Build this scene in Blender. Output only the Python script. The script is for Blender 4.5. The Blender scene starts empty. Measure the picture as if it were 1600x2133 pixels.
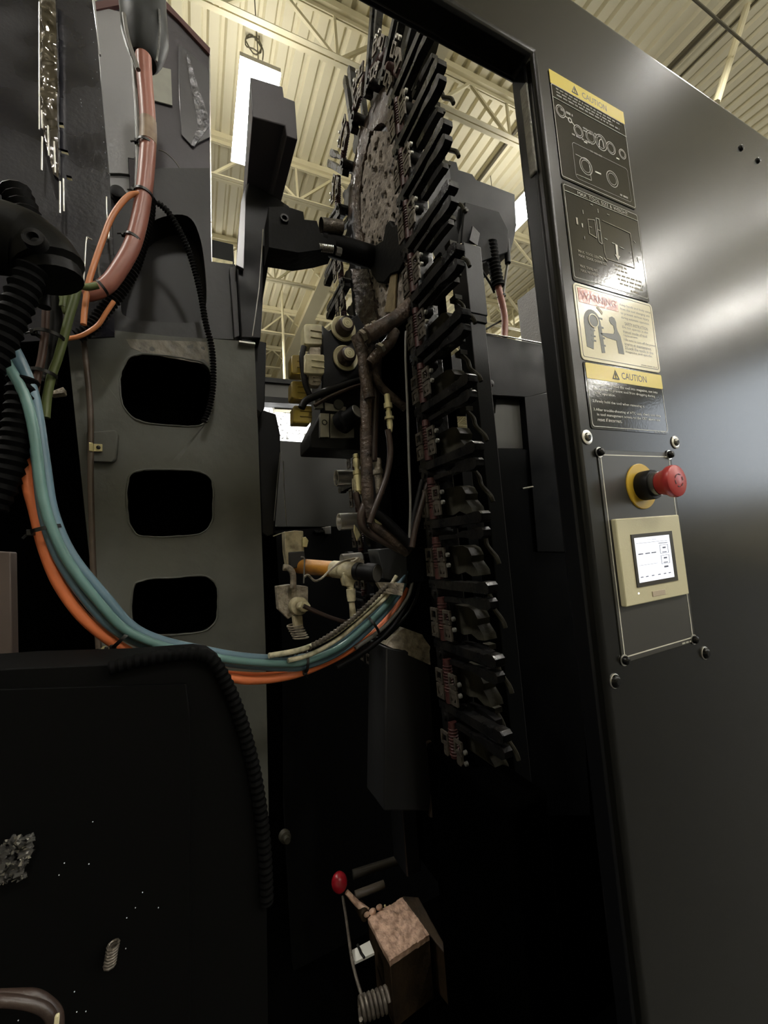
import bpy, bmesh, math, random
from mathutils import Vector, Matrix, noise
from mathutils.geometry import tessellate_polygon
random.seed(7)
SC = bpy.context.scene
COL = SC.collection

# ------------------------------------------------------------------ camera
# X runs along the machine front, Y into the machine, Z up (metres). Lens height 1.5 m.
EYE = Vector((0.0, 0.0, 1.5))
RIGHT = Vector((0.9047322106, -0.4192481646, -0.0777780156))
DOWN = Vector((-0.0382450948, 0.1019493270, -0.9940562992))
FWD = Vector((0.4246856953, 0.9023293807, 0.0761751549))
FPX = 840.0
cam_data = bpy.data.cameras.new('camera')
cam = bpy.data.objects.new('camera', cam_data)
COL.objects.link(cam)
cam.matrix_world = Matrix(((RIGHT.x, -DOWN.x, -FWD.x, EYE.x), (RIGHT.y, -DOWN.y, -FWD.y, EYE.y),
                           (RIGHT.z, -DOWN.z, -FWD.z, EYE.z), (0, 0, 0, 1)))
cam_data.sensor_fit = 'HORIZONTAL'
cam_data.sensor_width = 36.0
cam_data.lens = 36.0 * FPX / 1600.0
cam_data.clip_start = 0.02
cam_data.clip_end = 200
SC.camera = cam

# ------------------------------------------------------------------ world, exposure, lights of the hall
w = bpy.data.worlds.new('night')
SC.world = w
w.use_nodes = True
w.node_tree.nodes['Background'].inputs[0].default_value = (0.01, 0.012, 0.016, 1)
w.node_tree.nodes['Background'].inputs[1].default_value = 0.2
SC.view_settings.view_transform = 'Standard'
SC.view_settings.look = 'None'
SC.view_settings.gamma = 1.0
SC.view_settings.use_curve_mapping = False
SC.view_settings.exposure = 0.4
LAMP_DOWN = 75.0       # radiance of a lamp's diffuser
LAMP_UP = 9.5         # radiance of the uplight slot on its top
LAMP_COL = (1.0, 0.965, 0.89)
BAY = 3.4               # radiance of the bay window in the right-hand wall
LAMPS = [(x, 4.33) for x in (-3.16, .78, 4.72, 8.66)] + [(x, -4.4) for x in (.5, 4.3, 8.1, 11.9)] + [(x, 8.45) for x in (.78, 4.72, 8.66)] + [(-3.16, .2), (4.72, .2), (8.66, .2)] + [(x, -8.0) for x in (4.72, 8.66, 12.6)] 

# ------------------------------------------------------------------ pixel -> place on a plane of the hall
def ray(px, py):
    return RIGHT * (px - 800.0) + DOWN * (py - 1066.5) + FWD * FPX
def onY(px, py, y):
    d = ray(px, py); return EYE + d * (y / d.y)
def onX(px, py, x):
    d = ray(px, py); return EYE + d * (x / d.x)
def onZ(px, py, z):
    d = ray(px, py); return EYE + d * ((z - EYE.z) / d.z)
def pxm(px, py, y):      # metres per pixel at that place
    return (onY(px, py, y) - EYE).dot(FWD) / FPX

# ------------------------------------------------------------------ mesh builder
class MB:
    def __init__(s): s.v = []; s.f = []; s.m = []; s.mi = 0
    def add(s, vs, fs):
        b = len(s.v); s.v += [Vector(p) for p in vs]
        s.f += [tuple(i + b for i in f) for f in fs]; s.m += [s.mi] * len(fs); return s
    def hexa(s, p):      # 4 bottom (ccw) + 4 top
        return s.add(p, [(0, 3, 2, 1), (4, 5, 6, 7), (0, 1, 5, 4), (1, 2, 6, 5), (2, 3, 7, 6), (3, 0, 4, 7)])
    def box(s, a, b, M=None):
        x0, y0, z0 = a; x1, y1, z1 = b
        p = [Vector(q) for q in ((x0, y0, z0), (x1, y0, z0), (x1, y1, z0), (x0, y1, z0), (x0, y0, z1), (x1, y0, z1), (x1, y1, z1), (x0, y1, z1))]
        if M: p = [M @ q for q in p]
        return s.hexa(p)
    def prism(s, loops, ext):
        if not isinstance(loops[0], (list, tuple)) or isinstance(loops[0][0], (int, float)): loops = [loops]
        loops = [[Vector(p) for p in l] for l in loops]; ext = Vector(ext)
        flat = [p for l in loops for p in l]; n = len(flat)
        tris = tessellate_polygon(loops)
        fs = [tuple(t) for t in tris] + [tuple(i + n for i in reversed(t)) for t in tris]
        o = 0
        for l in loops:
            k = len(l)
            for i in range(k): fs.append((o + i, o + (i + 1) % k, n + o + (i + 1) % k, n + o + i))
            o += k
        return s.add(flat + [p + ext for p in flat], fs)
    def tube(s, pts, r, seg=10, closed=False, caps=True, rib=None):
        pts = [Vector(p) for p in pts]; n = len(pts)
        rr = r if isinstance(r, (list, tuple)) else [r] * n
        tan = []
        for i in range(n):
            if closed: t = pts[(i + 1) % n] - pts[i - 1]
            else: t = pts[min(i + 1, n - 1)] - pts[max(i - 1, 0)]
            tan.append(t.normalized() if t.length > 1e-9 else Vector((0, 0, 1)))
        up = Vector((0, 0, 1)) if abs(tan[0].z) < .9 else Vector((1, 0, 0))
        a = tan[0].cross(up).normalized(); vs = []
        for i in range(n):
            a = (a - tan[i] * a.dot(tan[i])).normalized(); b = tan[i].cross(a)
            for k in range(seg):
                t = 2 * math.pi * k / seg
                vs.append(pts[i] + (a * math.cos(t) + b * math.sin(t)) * rr[i])
        fs = []
        for i in range(n if closed else n - 1):
            j = (i + 1) % n
            for k in range(seg):
                l = (k + 1) % seg
                fs.append((i * seg + k, i * seg + l, j * seg + l, j * seg + k))
        if caps and not closed:
            fs.append(tuple(reversed(range(seg)))); fs.append(tuple(range((n - 1) * seg, n * seg)))
        return s.add(vs, fs)
    def lathe(s, o, axis, prof, seg=24, caps=True):   # prof: (along, radius)
        o = Vector(o); ax = Vector(axis).normalized()
        up = Vector((0, 0, 1)) if abs(ax.z) < .9 else Vector((1, 0, 0))
        a = ax.cross(up).normalized(); b = ax.cross(a); vs = []
        for t, r in prof:
            for k in range(seg):
                q = 2 * math.pi * k / seg
                vs.append(o + ax * t + (a * math.cos(q) + b * math.sin(q)) * max(r, 1e-5))
        fs = []
        for i in range(len(prof) - 1):
            for k in range(seg):
                l = (k + 1) % seg
                fs.append((i * seg + k, i * seg + l, (i + 1) * seg + l, (i + 1) * seg + k))
        if caps:
            fs.append(tuple(reversed(range(seg)))); fs.append(tuple(range((len(prof) - 1) * seg, len(prof) * seg)))
        return s.add(vs, fs)
    def cyl(s, a, b, r, seg=20):
        a = Vector(a); b = Vector(b); return s.lathe(a, b - a, [(0, r), ((b - a).length, r)], seg)
    def hexnut(s, o, axis, r, h): return s.lathe(o, axis, [(0, r), (h, r)], 6)
    def ball(s, c, r, sg=16, sq=(1, 1, 1)):
        c = Vector(c); vs = []; fs = []; nr = sg // 2
        for i in range(nr + 1):
            t = math.pi * i / nr
            for k in range(sg):
                q = 2 * math.pi * k / sg
                vs.append(c + Vector((r * sq[0] * math.sin(t) * math.cos(q), r * sq[1] * math.sin(t) * math.sin(q), r * sq[2] * math.cos(t))))
        for i in range(nr):
            for k in range(sg):
                l = (k + 1) % sg; fs.append((i * sg + k, (i + 1) * sg + k, (i + 1) * sg + l, i * sg + l))
        return s.add(vs, fs)

def spline(pts, n=8, closed=False):
    pts = [Vector(p) for p in pts]; out = []; k = len(pts)
    for i in range(k if closed else k - 1):
        g = (lambda j: pts[j % k]) if closed else (lambda j: pts[max(0, min(k - 1, j))])
        p0, p1, p2, p3 = g(i - 1), g(i), g(i + 1), g(i + 2)
        for t in range(n):
            u = t / n
            out.append(0.5 * ((2 * p1) + (p2 - p0) * u + (2 * p0 - 5 * p1 + 4 * p2 - p3) * u * u + (3 * p1 - p0 - 3 * p2 + p3) * u ** 3))
    if not closed: out.append(pts[-1])
    return out
def resample(pts, step):
    out = [pts[0].copy()]; acc = 0.0
    for a, b in zip(pts, pts[1:]):
        L = (b - a).length; 
        if L < 1e-9: continue
        d = step - acc
        while d <= L:
            out.append(a.lerp(b, d / L)); d += step
        acc = (acc + L) % step if step else 0
    return out

WLOC = {}
def _link(o, parent):
    COL.objects.link(o)
    if parent: o.parent = parent
def tag(o, label=None, cat=None, group=None, kind=None):
    if label: o['label'] = label
    if cat: o['category'] = cat
    if group: o['group'] = group
    if kind: o['kind'] = kind
    return o
def base(o):
    return WLOC.get(o.name, Vector((0, 0, 0))) if o else Vector((0, 0, 0))
def mesh_of(name, mb, mats, off):
    me = bpy.data.meshes.new(name)
    me.from_pydata([tuple(p - off) for p in mb.v], [], mb.f)
    mats = mats if isinstance(mats, (list, tuple)) else [mats]
    for m in mats: me.materials.append(m)
    if len(mats) > 1: me.polygons.foreach_set('material_index', mb.m)
    bm = bmesh.new(); bm.from_mesh(me); bmesh.ops.recalc_face_normals(bm, faces=bm.faces); bm.to_mesh(me); bm.free()
    me.update()
    return me
def smooth(me, ang=38):
    me.polygons.foreach_set('use_smooth', [True] * len(me.polygons))
    me.set_sharp_from_angle(angle=math.radians(ang))
def obj(name, mb, mats, parent=None, sm=True, bevel=0, seg=2, label=None):
    """one mesh object; with a parent it is a part of it"""
    if parent: off = base(parent); loc = Vector((0, 0, 0))
    else:
        lo = Vector([min(p[i] for p in mb.v) for i in range(3)]); hi = Vector([max(p[i] for p in mb.v) for i in range(3)])
        off = (lo + hi) / 2; off.z = lo.z; loc = off
    me = mesh_of(name, mb, mats, off)
    if sm: smooth(me)
    o = bpy.data.objects.new(name, me); o.location = loc
    _link(o, parent); WLOC[o.name] = off
    if bevel:
        b = o.modifiers.new('edge', 'BEVEL'); b.width = bevel; b.segments = seg; b.limit_method = 'ANGLE'; b.angle_limit = math.radians(40)
        b.harden_normals = False
    if label: o['label'] = label
    return o
def empty(name, loc, label, cat, group=None, parent=None):
    o = bpy.data.objects.new(name, None); o.empty_display_size = .02
    loc = Vector(loc); o.location = loc - base(parent); _link(o, parent); WLOC[o.name] = loc
    if not parent: tag(o, label, cat, group)
    elif label: o['label'] = label
    return o
def inst(name, me, parent, M):
    """copy sharing mesh data, placed by a world matrix"""
    o = bpy.data.objects.new(name, me); _link(o, parent)
    T = Matrix.Translation(-base(parent)) @ M
    o.matrix_local = T; WLOC[o.name] = M.translation.copy()
    return o
def kid(name, me, parent):
    """copy sharing mesh data, in its parent's own frame"""
    o = bpy.data.objects.new(name, me); _link(o, parent); return o
def text(name, s, parent, O, ux, uz, width, height, mat, align='L', th=0.0004):
    """flat lettering: O = top-left corner, ux / uz = directions of reading and of down; scaled to width x height"""
    c = bpy.data.curves.new('tmp', 'FONT'); c.body = s; c.size = 1.0; c.resolution_u = 2; c.fill_mode = 'FRONT'
    t = bpy.data.objects.new('tmp', c); COL.objects.link(t)
    dg = bpy.context.evaluated_depsgraph_get(); dg.update()
    me0 = bpy.data.meshes.new_from_object(t.evaluated_get(dg))
    vs = [v.co.copy() for v in me0.vertices]; fs = [tuple(p.vertices) for p in me0.polygons]
    bpy.data.objects.remove(t); bpy.data.curves.remove(c); bpy.data.meshes.remove(me0)
    if not vs: return None
    x0 = min(v.x for v in vs); x1 = max(v.x for v in vs); y0 = min(v.y for v in vs); y1 = max(v.y for v in vs)
    sx = width / (x1 - x0); sy = height / (y1 - y0)
    m = MB(); m.add([O + ux * ((v.x - x0) * sx) + uz * ((y1 - v.y) * sy) for v in vs], fs)
    off = base(parent); me = bpy.data.meshes.new(name); me.from_pydata([tuple(p - off) for p in m.v], [], m.f); me.materials.append(mat)
    o = bpy.data.objects.new(name, me); _link(o, parent); return o

# ------------------------------------------------------------------ materials
def lin(c): return tuple((x / 255 / 12.92) if x / 255 <= .04045 else ((x / 255 + .055) / 1.055) ** 2.4 for x in c)
def mat(name, rgb, rough=.5, metal=0.0, var=0.0, vscale=8.0, rgb2=None, bump=0.0, bscale=60.0, rvar=0.0, spec=.5, coat=0.0, stretch=None, pits=None, emit=0.0, emitcol=None):
    m = bpy.data.materials.new(name); m.use_nodes = True
    nt = m.node_tree; N = nt.nodes; L = nt.links; b = N['Principled BSDF']
    c1 = (*lin(rgb), 1)
    b.inputs['Base Color'].default_value = c1
    b.inputs['Roughness'].default_value = rough; b.inputs['Metallic'].default_value = metal
    b.inputs['Specular IOR Level'].default_value = spec
    if coat: b.inputs['Coat Weight'].default_value = coat; b.inputs['Coat Roughness'].default_value = .12
    if emit: b.inputs['Emission Color'].default_value = (*(emitcol or lin(rgb)), 1); b.inputs['Emission Strength'].default_value = emit
    if not (var or bump or rvar or pits): return m
    tc = N.new('ShaderNodeTexCoord'); src = tc.outputs['Object']
    if stretch:
        mp = N.new('ShaderNodeMapping'); mp.inputs['Scale'].default_value = stretch; L.new(src, mp.inputs['Vector']); src = mp.outputs['Vector']
    def nz(scale, det=4):
        n = N.new('ShaderNodeTexNoise'); n.inputs['Scale'].default_value = scale; n.inputs['Detail'].default_value = det; L.new(src, n.inputs['Vector']); return n.outputs['Fac']
    def ramp(f, lo, hi, a, bb):
        r = N.new('ShaderNodeMapRange'); r.inputs['From Min'].default_value = lo; r.inputs['From Max'].default_value = hi
        r.inputs['To Min'].default_value = a; r.inputs['To Max'].default_value = bb; L.new(f, r.inputs['Value']); return r.outputs['Result']
    colout = None
    if var:
        c2 = (*lin(rgb2 if rgb2 else tuple(max(0, x * .55) for x in rgb)), 1)
        mx = N.new('ShaderNodeMix'); mx.data_type = 'RGBA'; mx.inputs['A'].default_value = c1; mx.inputs['B'].default_value = c2
        L.new(ramp(nz(vscale), .42, .68, 0, var), mx.inputs['Factor']); colout = mx.outputs['Result']
        L.new(colout, b.inputs['Base Color'])
    if rvar: L.new(ramp(nz(vscale * 1.7), .35, .65, max(.03, rough - rvar), min(1, rough + rvar)), b.inputs['Roughness'])
    h = None
    if bump:
        h = nz(bscale, 5)
    if pits:
        v = N.new('ShaderNodeTexVoronoi'); v.inputs['Scale'].default_value = pits; L.new(src, v.inputs['Vector'])
        pr = ramp(v.outputs['Distance'], .12, .38, 0, 1)
        if colout:
            mx2 = N.new('ShaderNodeMix'); mx2.data_type = 'RGBA'; mx2.inputs['A'].default_value = (*lin((12, 11, 10)), 1)
            L.new(colout, mx2.inputs['B']); L.new(pr, mx2.inputs['Factor']); L.new(mx2.outputs['Result'], b.inputs['Base Color'])
        if h:
            ad = N.new('ShaderNodeMath'); ad.operation = 'ADD'; L.new(h, ad.inputs[0]); L.new(pr, ad.inputs[1]); h = ad.outputs[0]
        else: h = pr
    if h:
        bp = N.new('ShaderNodeBump'); bp.inputs['Strength'].default_value = bump or .5; bp.inputs['Distance'].default_value = .004
        L.new(h, bp.inputs['Height']); L.new(bp.outputs['Normal'], b.inputs['Normal'])
    return m
def emitter(name, col, strength):
    m = bpy.data.materials.new(name); m.use_nodes = True; nt = m.node_tree; nt.nodes.clear()
    e = nt.nodes.new('ShaderNodeEmission'); e.inputs[0].default_value = (*col, 1); e.inputs[1].default_value = strength
    o = nt.nodes.new('ShaderNodeOutputMaterial'); nt.links.new(e.outputs[0], o.inputs[0]); return m

PANEL = mat('panel_paint', (20, 20, 18), .24, 0, .12, 3, (18, 18, 16), .02, 900, 0, spec=.36)
JAMB = mat('jamb_paint', (15, 16, 19), .4, 0, .3, 6, (10, 11, 13), .04, 500, spec=.25)
BLACKP = mat('black_paint', (17, 18, 20), .45, 0, .4, 7, (10, 10, 11), .05, 300, .1, spec=.22)
BLACKG = mat('black_gloss', (12, 13, 15), .5, 0, .3, 5, (7, 7, 9), .06, 40, .1, spec=.12)
OILY = mat('oily_black_steel', (22, 22, 23), .36, .2, .6, 25, (38, 35, 31), .3, 90, .15, spec=.4)
RUBBER = mat('black_rubber', (10, 10, 11), .5, 0, .4, 30, (18, 17, 16), .1, 200, spec=.25)
DARKFAR = mat('unlit_black', (3, 3, 3), 1.0, 0, 0, spec=0.0)  # near-black tone holds the shade of the machine's depths
CAST = mat('grey_cast_iron_paint', (92, 93, 87), .52, 0, .7, 5, (66, 67, 62), .18, 55, .12, spec=.35)
CASTDARK = mat('dark_cast_paint', (36, 36, 37), .5, 0, .5, 6, (24, 24, 25), .12, 60)
GREYBOX = mat('grey_box_paint', (142, 142, 144), .38, 0, .3, 4, (116, 116, 120), .05, 200)
DKBOX = mat('dark_box_paint', (80, 77, 82), .4, 0, .5, 4, (58, 56, 62), .06, 120, spec=.3)
MAROON = mat('maroon_paint', (84, 50, 48), .5)
PITTED = mat('pitted_grimy_casting', (158, 148, 138), .62, 0, .85, 34, (84, 75, 68), .9, 150, .15, pits=60)
GRIME = mat('brown_oily_grime', (84, 70, 60), .42, .1, .8, 35, (32, 27, 24), .9, 130, .2)
GRIMEL = mat('pale_oily_grime', (160, 150, 132), .45, 0, .8, 45, (68, 60, 52), .9, 140, .2)
SOOT = mat('soot_black', (8, 8, 9), .6, 0, .3, 20, (5, 5, 5), .3, 80, spec=.15)
STEEL = mat('bright_steel', (206, 204, 198), .28, .8, .4, 20, (140, 136, 128), .05, 150)
DULLST = mat('dull_link_steel', (108, 101, 92), .42, .45, .7, 40, (50, 46, 42), .5, 160, .15)
FINGER = mat('grey_green_finger', (66, 64, 55), .6, 0, .7, 22, (28, 27, 24), .3, 110, .12, spec=.14)
REDTUBE = mat('red_sleeve', (70, 36, 34), .5, 0, .6, 40, (36, 24, 24), .3, 200)
BRASS = mat('pale_zinc_fitting', (228, 218, 170), .26, .55, .5, 30, (160, 146, 104), .1, 120)
CREAM = mat('aged_cream_plastic', (204, 196, 158), .5, 0, .6, 30, (120, 112, 88), .15, 90)
YELPL = mat('amber_plastic', (150, 128, 52), .3, 0, .5, 30, (70, 58, 24), .1, 60, coat=.3)
CREAMBLK = mat('worn_cream_paint', (198, 188, 154), .5, 0, .8, 40, (96, 86, 62), .3, 120)
ORCYL = mat('amber_painted_cylinder', (190, 132, 52), .42, 0, .8, 22, (96, 56, 26), .2, 100)
BLUEHOSE = mat('blue_hose', (98, 124, 138), .3, 0, .35, 9, (72, 96, 110), .05, 200)
TEALHOSE = mat('teal_hose', (100, 134, 130), .3, 0, .4, 9, (76, 106, 102), .05, 200)
GREENHOSE = mat('green_hose', (104, 116, 72), .4, 0, .4, 12, (74, 84, 54), .05, 200)
ORHOSE = mat('orange_hose', (226, 124, 76), .42, 0, .35, 14, (190, 96, 60), .05, 200)
SALMON = mat('salmon_cable', (158, 102, 88), .36, 0, .3, 8, (132, 84, 72), .04, 200)
TANCABLE = mat('thin_orange_cable', (208, 132, 84), .32, 0, .2, 20)
GREYCABLE = mat('grey_cable', (112, 110, 104), .4, 0, .3, 20)
BROWNHOSE = mat('brown_oiled_hose', (58, 46, 40), .36, 0, .6, 24, (24, 20, 18), .2, 120)
DUSTYHOSE = mat('dusty_pale_hose', (214, 206, 176), .5, 0, .8, 50, (92, 96, 68), .3, 140)
TIE = mat('black_nylon_tie', (16, 16, 17), .4)
DECK = mat('cream_roof_deck', (226, 219, 190), .55, 0, .3, .8, (216, 208, 178), .02, 20)
JOIST = mat('cream_joist_paint', (224, 216, 184), .5, 0, .3, 3, (210, 201, 166))
DARKPIPE = mat('dark_conduit', (84, 78, 60), .5)
SIGNBLK = mat('sign_black_film', (26, 25, 23), .13, 0, 0, bump=.02, bscale=240, spec=.4)
SIGNYEL = mat('sign_yellow_film', (236, 214, 92), .25, 0, 0, bump=.02, bscale=260)
SIGNCRM = mat('sign_cream_film', (236, 228, 194), .2, 0, 0, bump=.02, bscale=260)
SIGNORG = mat('sign_orange_film', (186, 96, 60), .2, 0, 0, bump=.05, bscale=260)
INKW = mat('white_ink', (226, 224, 212), .4)
INKG = mat('faint_white_ink', (182, 180, 168), .4)
INKK = mat('black_ink', (44, 42, 26), .4)
INKGR = mat('dark_grey_ink', (74, 74, 70), .35)
RED = mat('red_mushroom_plastic', (178, 56, 56), .34, 0, .1, 30)
YELRING = mat('yellow_ring_plastic', (206, 170, 52), .45)
BEZEL = mat('beige_bezel_plastic', (206, 200, 166), .42, 0, .15, 12, (190, 183, 148), .03, 500)
BEZELD = mat('dark_bezel', (52, 48, 38), .4)
SCREEN = emitter('screen_glow', (.93, .95, 1.0), 1.0)
SCRINK = mat('screen_ink', (110, 116, 140), .5)
REDBALL = mat('red_ball_knob', (146, 24, 36), .3)
RUST = mat('rusty_chip_block', (206, 172, 150), .5, .1, .8, 50, (120, 92, 74), .9, 110, .2)
RUSTSHADE = mat('shaded_rust_side', (48, 37, 24), .6, 0, .8, 26, (26, 20, 14), .4, 90, spec=.2)  # rust with the shade of the block's front put into its colour
WHTAG = mat('white_tag', (214, 214, 206), .4)
CONCRETE = mat('concrete_floor', (56, 55, 52), .7, 0, .5, 1.2, (46, 45, 43), .05, 20)
WALLM = mat('cream_block_wall', (206, 200, 178), .8, 0, .2, 1)
STUCCO = mat('grey_stucco_panel', (96, 94, 92), .6, 0, .3, 8, (80, 78, 78), .7, 90)
LAMPM = emitter('lamp_diffuser', LAMP_COL, LAMP_DOWN)
LAMPU = emitter('lamp_uplight', LAMP_COL, LAMP_UP)
BAYPANE = emitter('bay_pane', (.86, .93, 1.0), BAY)
HOUSING = mat('lamp_housing', (220, 214, 196), .5)
REFLSTRIP = mat('reflection_steel', (150, 146, 146), .16, 1, .5, 14, (60, 58, 60), .5, 40, .08, stretch=(1, 1, .25))  # bright metal that imitates a reflection on the black sheet
DROPM = mat('water_drop', (200, 205, 215), .08, 0)
LITPANE = None

# ------------------------------------------------------------------ the hall
HX0, HX1, HY0, HY1, HZ = -8.0, 18.0, -11.0, 19.0, 7.5
def struct(name, mb, m, **k):
    o = obj(name, mb, m, **k); o['kind'] = 'structure'; return o
struct('floor', MB().box((HX0, HY0, -.2), (HX1, HY1, 0)), CONCRETE)
struct('wall_back', MB().box((HX0, HY1, 0), (HX1, HY1 + .2, HZ)), WALLM)
struct('wall_front', MB().box((HX0, HY0 - .2, 0), (HX1, HY0, HZ)), WALLM)
struct('wall_left', MB().box((HX0 - .2, HY0, 0), (HX0, HY1, HZ)), WALLM)
struct('wall_right', MB().box((HX1, HY0, 0), (HX1 + .2, HY1, HZ)), WALLM)
# a bay window of the right-hand wall, mirrored in the panel's paint
def bay_window(n, y0, y1, z0, z1):
    o = struct('window_%d' % n, MB().box((HX1 - .06, y0, z0), (HX1 - .04, y1, z1)), BAYPANE)
    k = 3
    for i in range(k + 1):
        y = y0 + (y1 - y0) * i / k; obj('mullion', MB().box((HX1 - .10, y - .04, z0), (HX1 - .03, y + .04, z1)), HOUSING, o)
    for z in (z0, z1): obj('frame_rail', MB().box((HX1 - .10, y0, z - .05), (HX1 - .03, y1, z + .05)), HOUSING, o)
bay_window(2, -10.4, -4.6, 2.2, 6.6)
# corrugated roof deck: ribs run along Y
m = MB(); prof = []
x = HX0; P = .19; i = 0
while x < HX1:
    prof += [(x, 0), (x + .105, 0), (x + .13, .045), (x + .165, .045)]; x += P
prof.append((x, 0))
n = len(prof)
m.add([(a, HY0, HZ + b) for a, b in prof] + [(a, HY1, HZ + b) for a, b in prof], [(k, k + 1, n + k + 1, n + k) for k in range(n - 1)])
m.box((HX0, HY0, HZ + .07), (x, HY1, HZ + .12))
struct('ceiling', m, DECK, sm=False)

# open-web roof joists along X, each with its chords and every web bar
JX0, JX1, NODE, DEPTH = -2.9, 13.2, 1.24, .66
X_NODE = 1.62          # x of one bottom node
web_len = 0
def bar_mesh(name, L, wdt):
    b = MB().box((-wdt / 2, -wdt / 2, 0), (wdt / 2, wdt / 2, L))
    return mesh_of(name, b, JOIST, Vector((0, 0, 0)))
zt, zb = HZ - .07, HZ - DEPTH
diag = math.hypot(NODE / 2, zt - zb - .02)
DIAG = bar_mesh('web_bar', diag, .034); VERT = bar_mesh('web_bar', zt - zb - .02, .03)
joists = [(3.73, 'cream open-web roof joist crossing behind the top of the tool chain'),
          (5.67, 'cream roof joist level with the foot of the bright lamp at left'),
          (7.66, 'cream roof joist seen just under the black clamp arm'),
          (9.65, 'cream roof joist fourth back, crossing above the solenoid valves'),
          (11.6, 'cream roof joist fifth back, low beside the amber valve caps'),
          (13.6, 'farthest but one cream roof joist, above the dark cross beam'),
          (15.6, 'farthest cream roof joist, just above the dark cross beam')]
for yj, lab in joists:
    t = empty('roof_joist', (X_NODE, yj, zb), lab, 'joist', 'open-web roof joists')
    for s in (-1, 1):
        c = MB().box((JX0, yj + s * .035 - .028, zt - .012), (JX1, yj + s * .035 + .028, HZ))
        c.box((JX0, yj + s * .012 - .006, zt - .06), (JX1, yj + s * .012 + .006, zt - .012)); obj('top_chord', c, JOIST, t, sm=False)
        c = MB().box((JX0, yj + s * .033 - .026, zb - .006), (JX1, yj + s * .033 + .026, zb + .004))
        c.box((JX0, yj + s * .012 - .005, zb + .004), (JX1, yj + s * .012 + .005, zb + .05)); obj('bottom_chord', c, JOIST, t, sm=False)
    k0 = int((JX0 - X_NODE) / NODE) ; k1 = int((JX1 - X_NODE) / NODE)
    for k in range(k0, k1 + 1):
        xn = X_NODE + k * NODE
        a = math.atan2(NODE / 2, zt - zb - .02)
        for s in (-1, 1): inst('web_bar', DIAG, t, Matrix.Translation((xn + s * .015, yj, zb + .01)) @ Matrix.Rotation(s * a, 4, 'Y'))
        inst('web_bar', VERT, t, Matrix.Translation((xn, yj, zb + .01)))
# girder along Y, on which the joists sit
gx, gz = 2.56, 6.78
t = empty('roof_girder', (gx, 9, gz), 'cream roof girder running away under the joists toward the back', 'girder')
obj('bottom_flange', MB().box((gx - .14, 2.2, gz), (gx + .14, HY1, gz + .02)), JOIST, t, sm=False)
obj('web_plate', MB().box((gx - .008, 2.2, gz + .02), (gx + .008, HY1, gz + .4)), JOIST, t, sm=False)
obj('top_flange', MB().box((gx - .14, 2.2, gz + .4), (gx + .14, HY1, gz + .42)), JOIST, t, sm=False)
gx2 = 8.3
t = empty('roof_girder', (gx2, 9, gz), 'cream roof girder seen past the orange cable at the right of the opening', 'girder')
obj('bottom_flange', MB().box((gx2 - .14, 4.2, gz), (gx2 + .14, HY1, gz + .02)), JOIST, t, sm=False)
obj('web_plate', MB().box((gx2 - .008, 4.2, gz + .02), (gx2 + .008, HY1, gz + .4)), JOIST, t, sm=False)
obj('top_flange', MB().box((gx2 - .14, 4.2, gz + .4), (gx2 + .14, HY1, gz + .42)), JOIST, t, sm=False)
# conduits and a brace under the deck
def pipe(name, a, b, r, m_, label, cat):
    return tag(obj(name, MB().tube([a, b], r, 8), m_), label, cat)
a = onZ(1401, 135, 7.42); pipe('ceiling_conduit', (a.x, -1, 7.42), (a.x, 3.6, 7.42), .035, DARKPIPE, 'dark conduit along the roof deck above the top edge of the dark panel', 'conduit')
a = onZ(1424, 152, 7.46); pipe('ceiling_conduit', (a.x, -1, 7.46), (a.x, 3.6, 7.46), .014, DARKPIPE, 'thin dark wire along the roof deck beside the thicker conduit', 'conduit')
a = onZ(1024, 340, 7.45); pipe('ceiling_conduit', (a.x, 3.8, 7.45), (a.x, 5.6, 7.45), .03, DARKPIPE, 'short dark conduit on the deck above the black gear motor', 'conduit')
a = onY(1525, 67, 1.75); pipe('ceiling_conduit', (a.x - 1.6, 1.75, a.z), (a.x + 4, 1.75, a.z), .013, DARKPIPE, 'thin dark rod crossing the roof at the top right corner', 'conduit')
pipe('roof_brace', onY(1492, 215, 1.9), onY(1570, -30, 1.9), .035, JOIST, 'cream diagonal roof brace at the top right corner', 'brace')
pipe('ceiling_conduit', onY(587, 600, 9.0), onY(593, 800, 9.0), .03, JOIST, 'cream vertical conduit hanging in front of the far joists', 'conduit')
pipe('roof_brace', onY(1008, 560, 8.0), onY(1022, 720, 8.0), .05, JOIST, 'cream vertical pipe seen left of the orange cable in the opening', 'pipe')
pipe('roof_brace', onY(1045, 600, 7.0), onY(1082, 650, 7.0), .035, JOIST, 'cream diagonal brace seen right of the orange cable', 'brace')
pipe('roof_brace', onY(1090, 520, 7.0), onY(1100, 610, 7.0), .03, JOIST, 'thin cream rod hanging above the grey stucco panel', 'rod')
# linear lamps: only those near the line of sight or needed for the light of the hall
LL, LW = 1.16, .40
def lamp(x, y, label=None, group=None):
    z = 6.4
    t = empty('ceiling_light', (x, y, z), label or 'long linear high-bay lamp of the row above and behind the viewer', 'lamp', 'high-bay lamps')
    obj('diffuser', MB().box((x - LW / 2, y - LL / 2, z), (x + LW / 2, y + LL / 2, z + .02)), LAMPM, t, sm=False)
    obj('housing', MB().box((x - LW / 2, y - LL / 2, z + .021), (x + LW / 2, y + LL / 2, z + .07)), HOUSING, t, sm=False)
    obj('uplight', MB().box((x - LW / 2 + .05, y - LL / 2 + .05, z + .071), (x + LW / 2 - .05, y + LL / 2 - .05, z + .075)), LAMPU, t, sm=False)
    for s in (-1, 1): obj('hanger', MB().tube([(x, y + s * LL * .4, z + .07), (x, y + s * LL * .4, HZ)], .006, 6), DARKPIPE, t)
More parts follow.
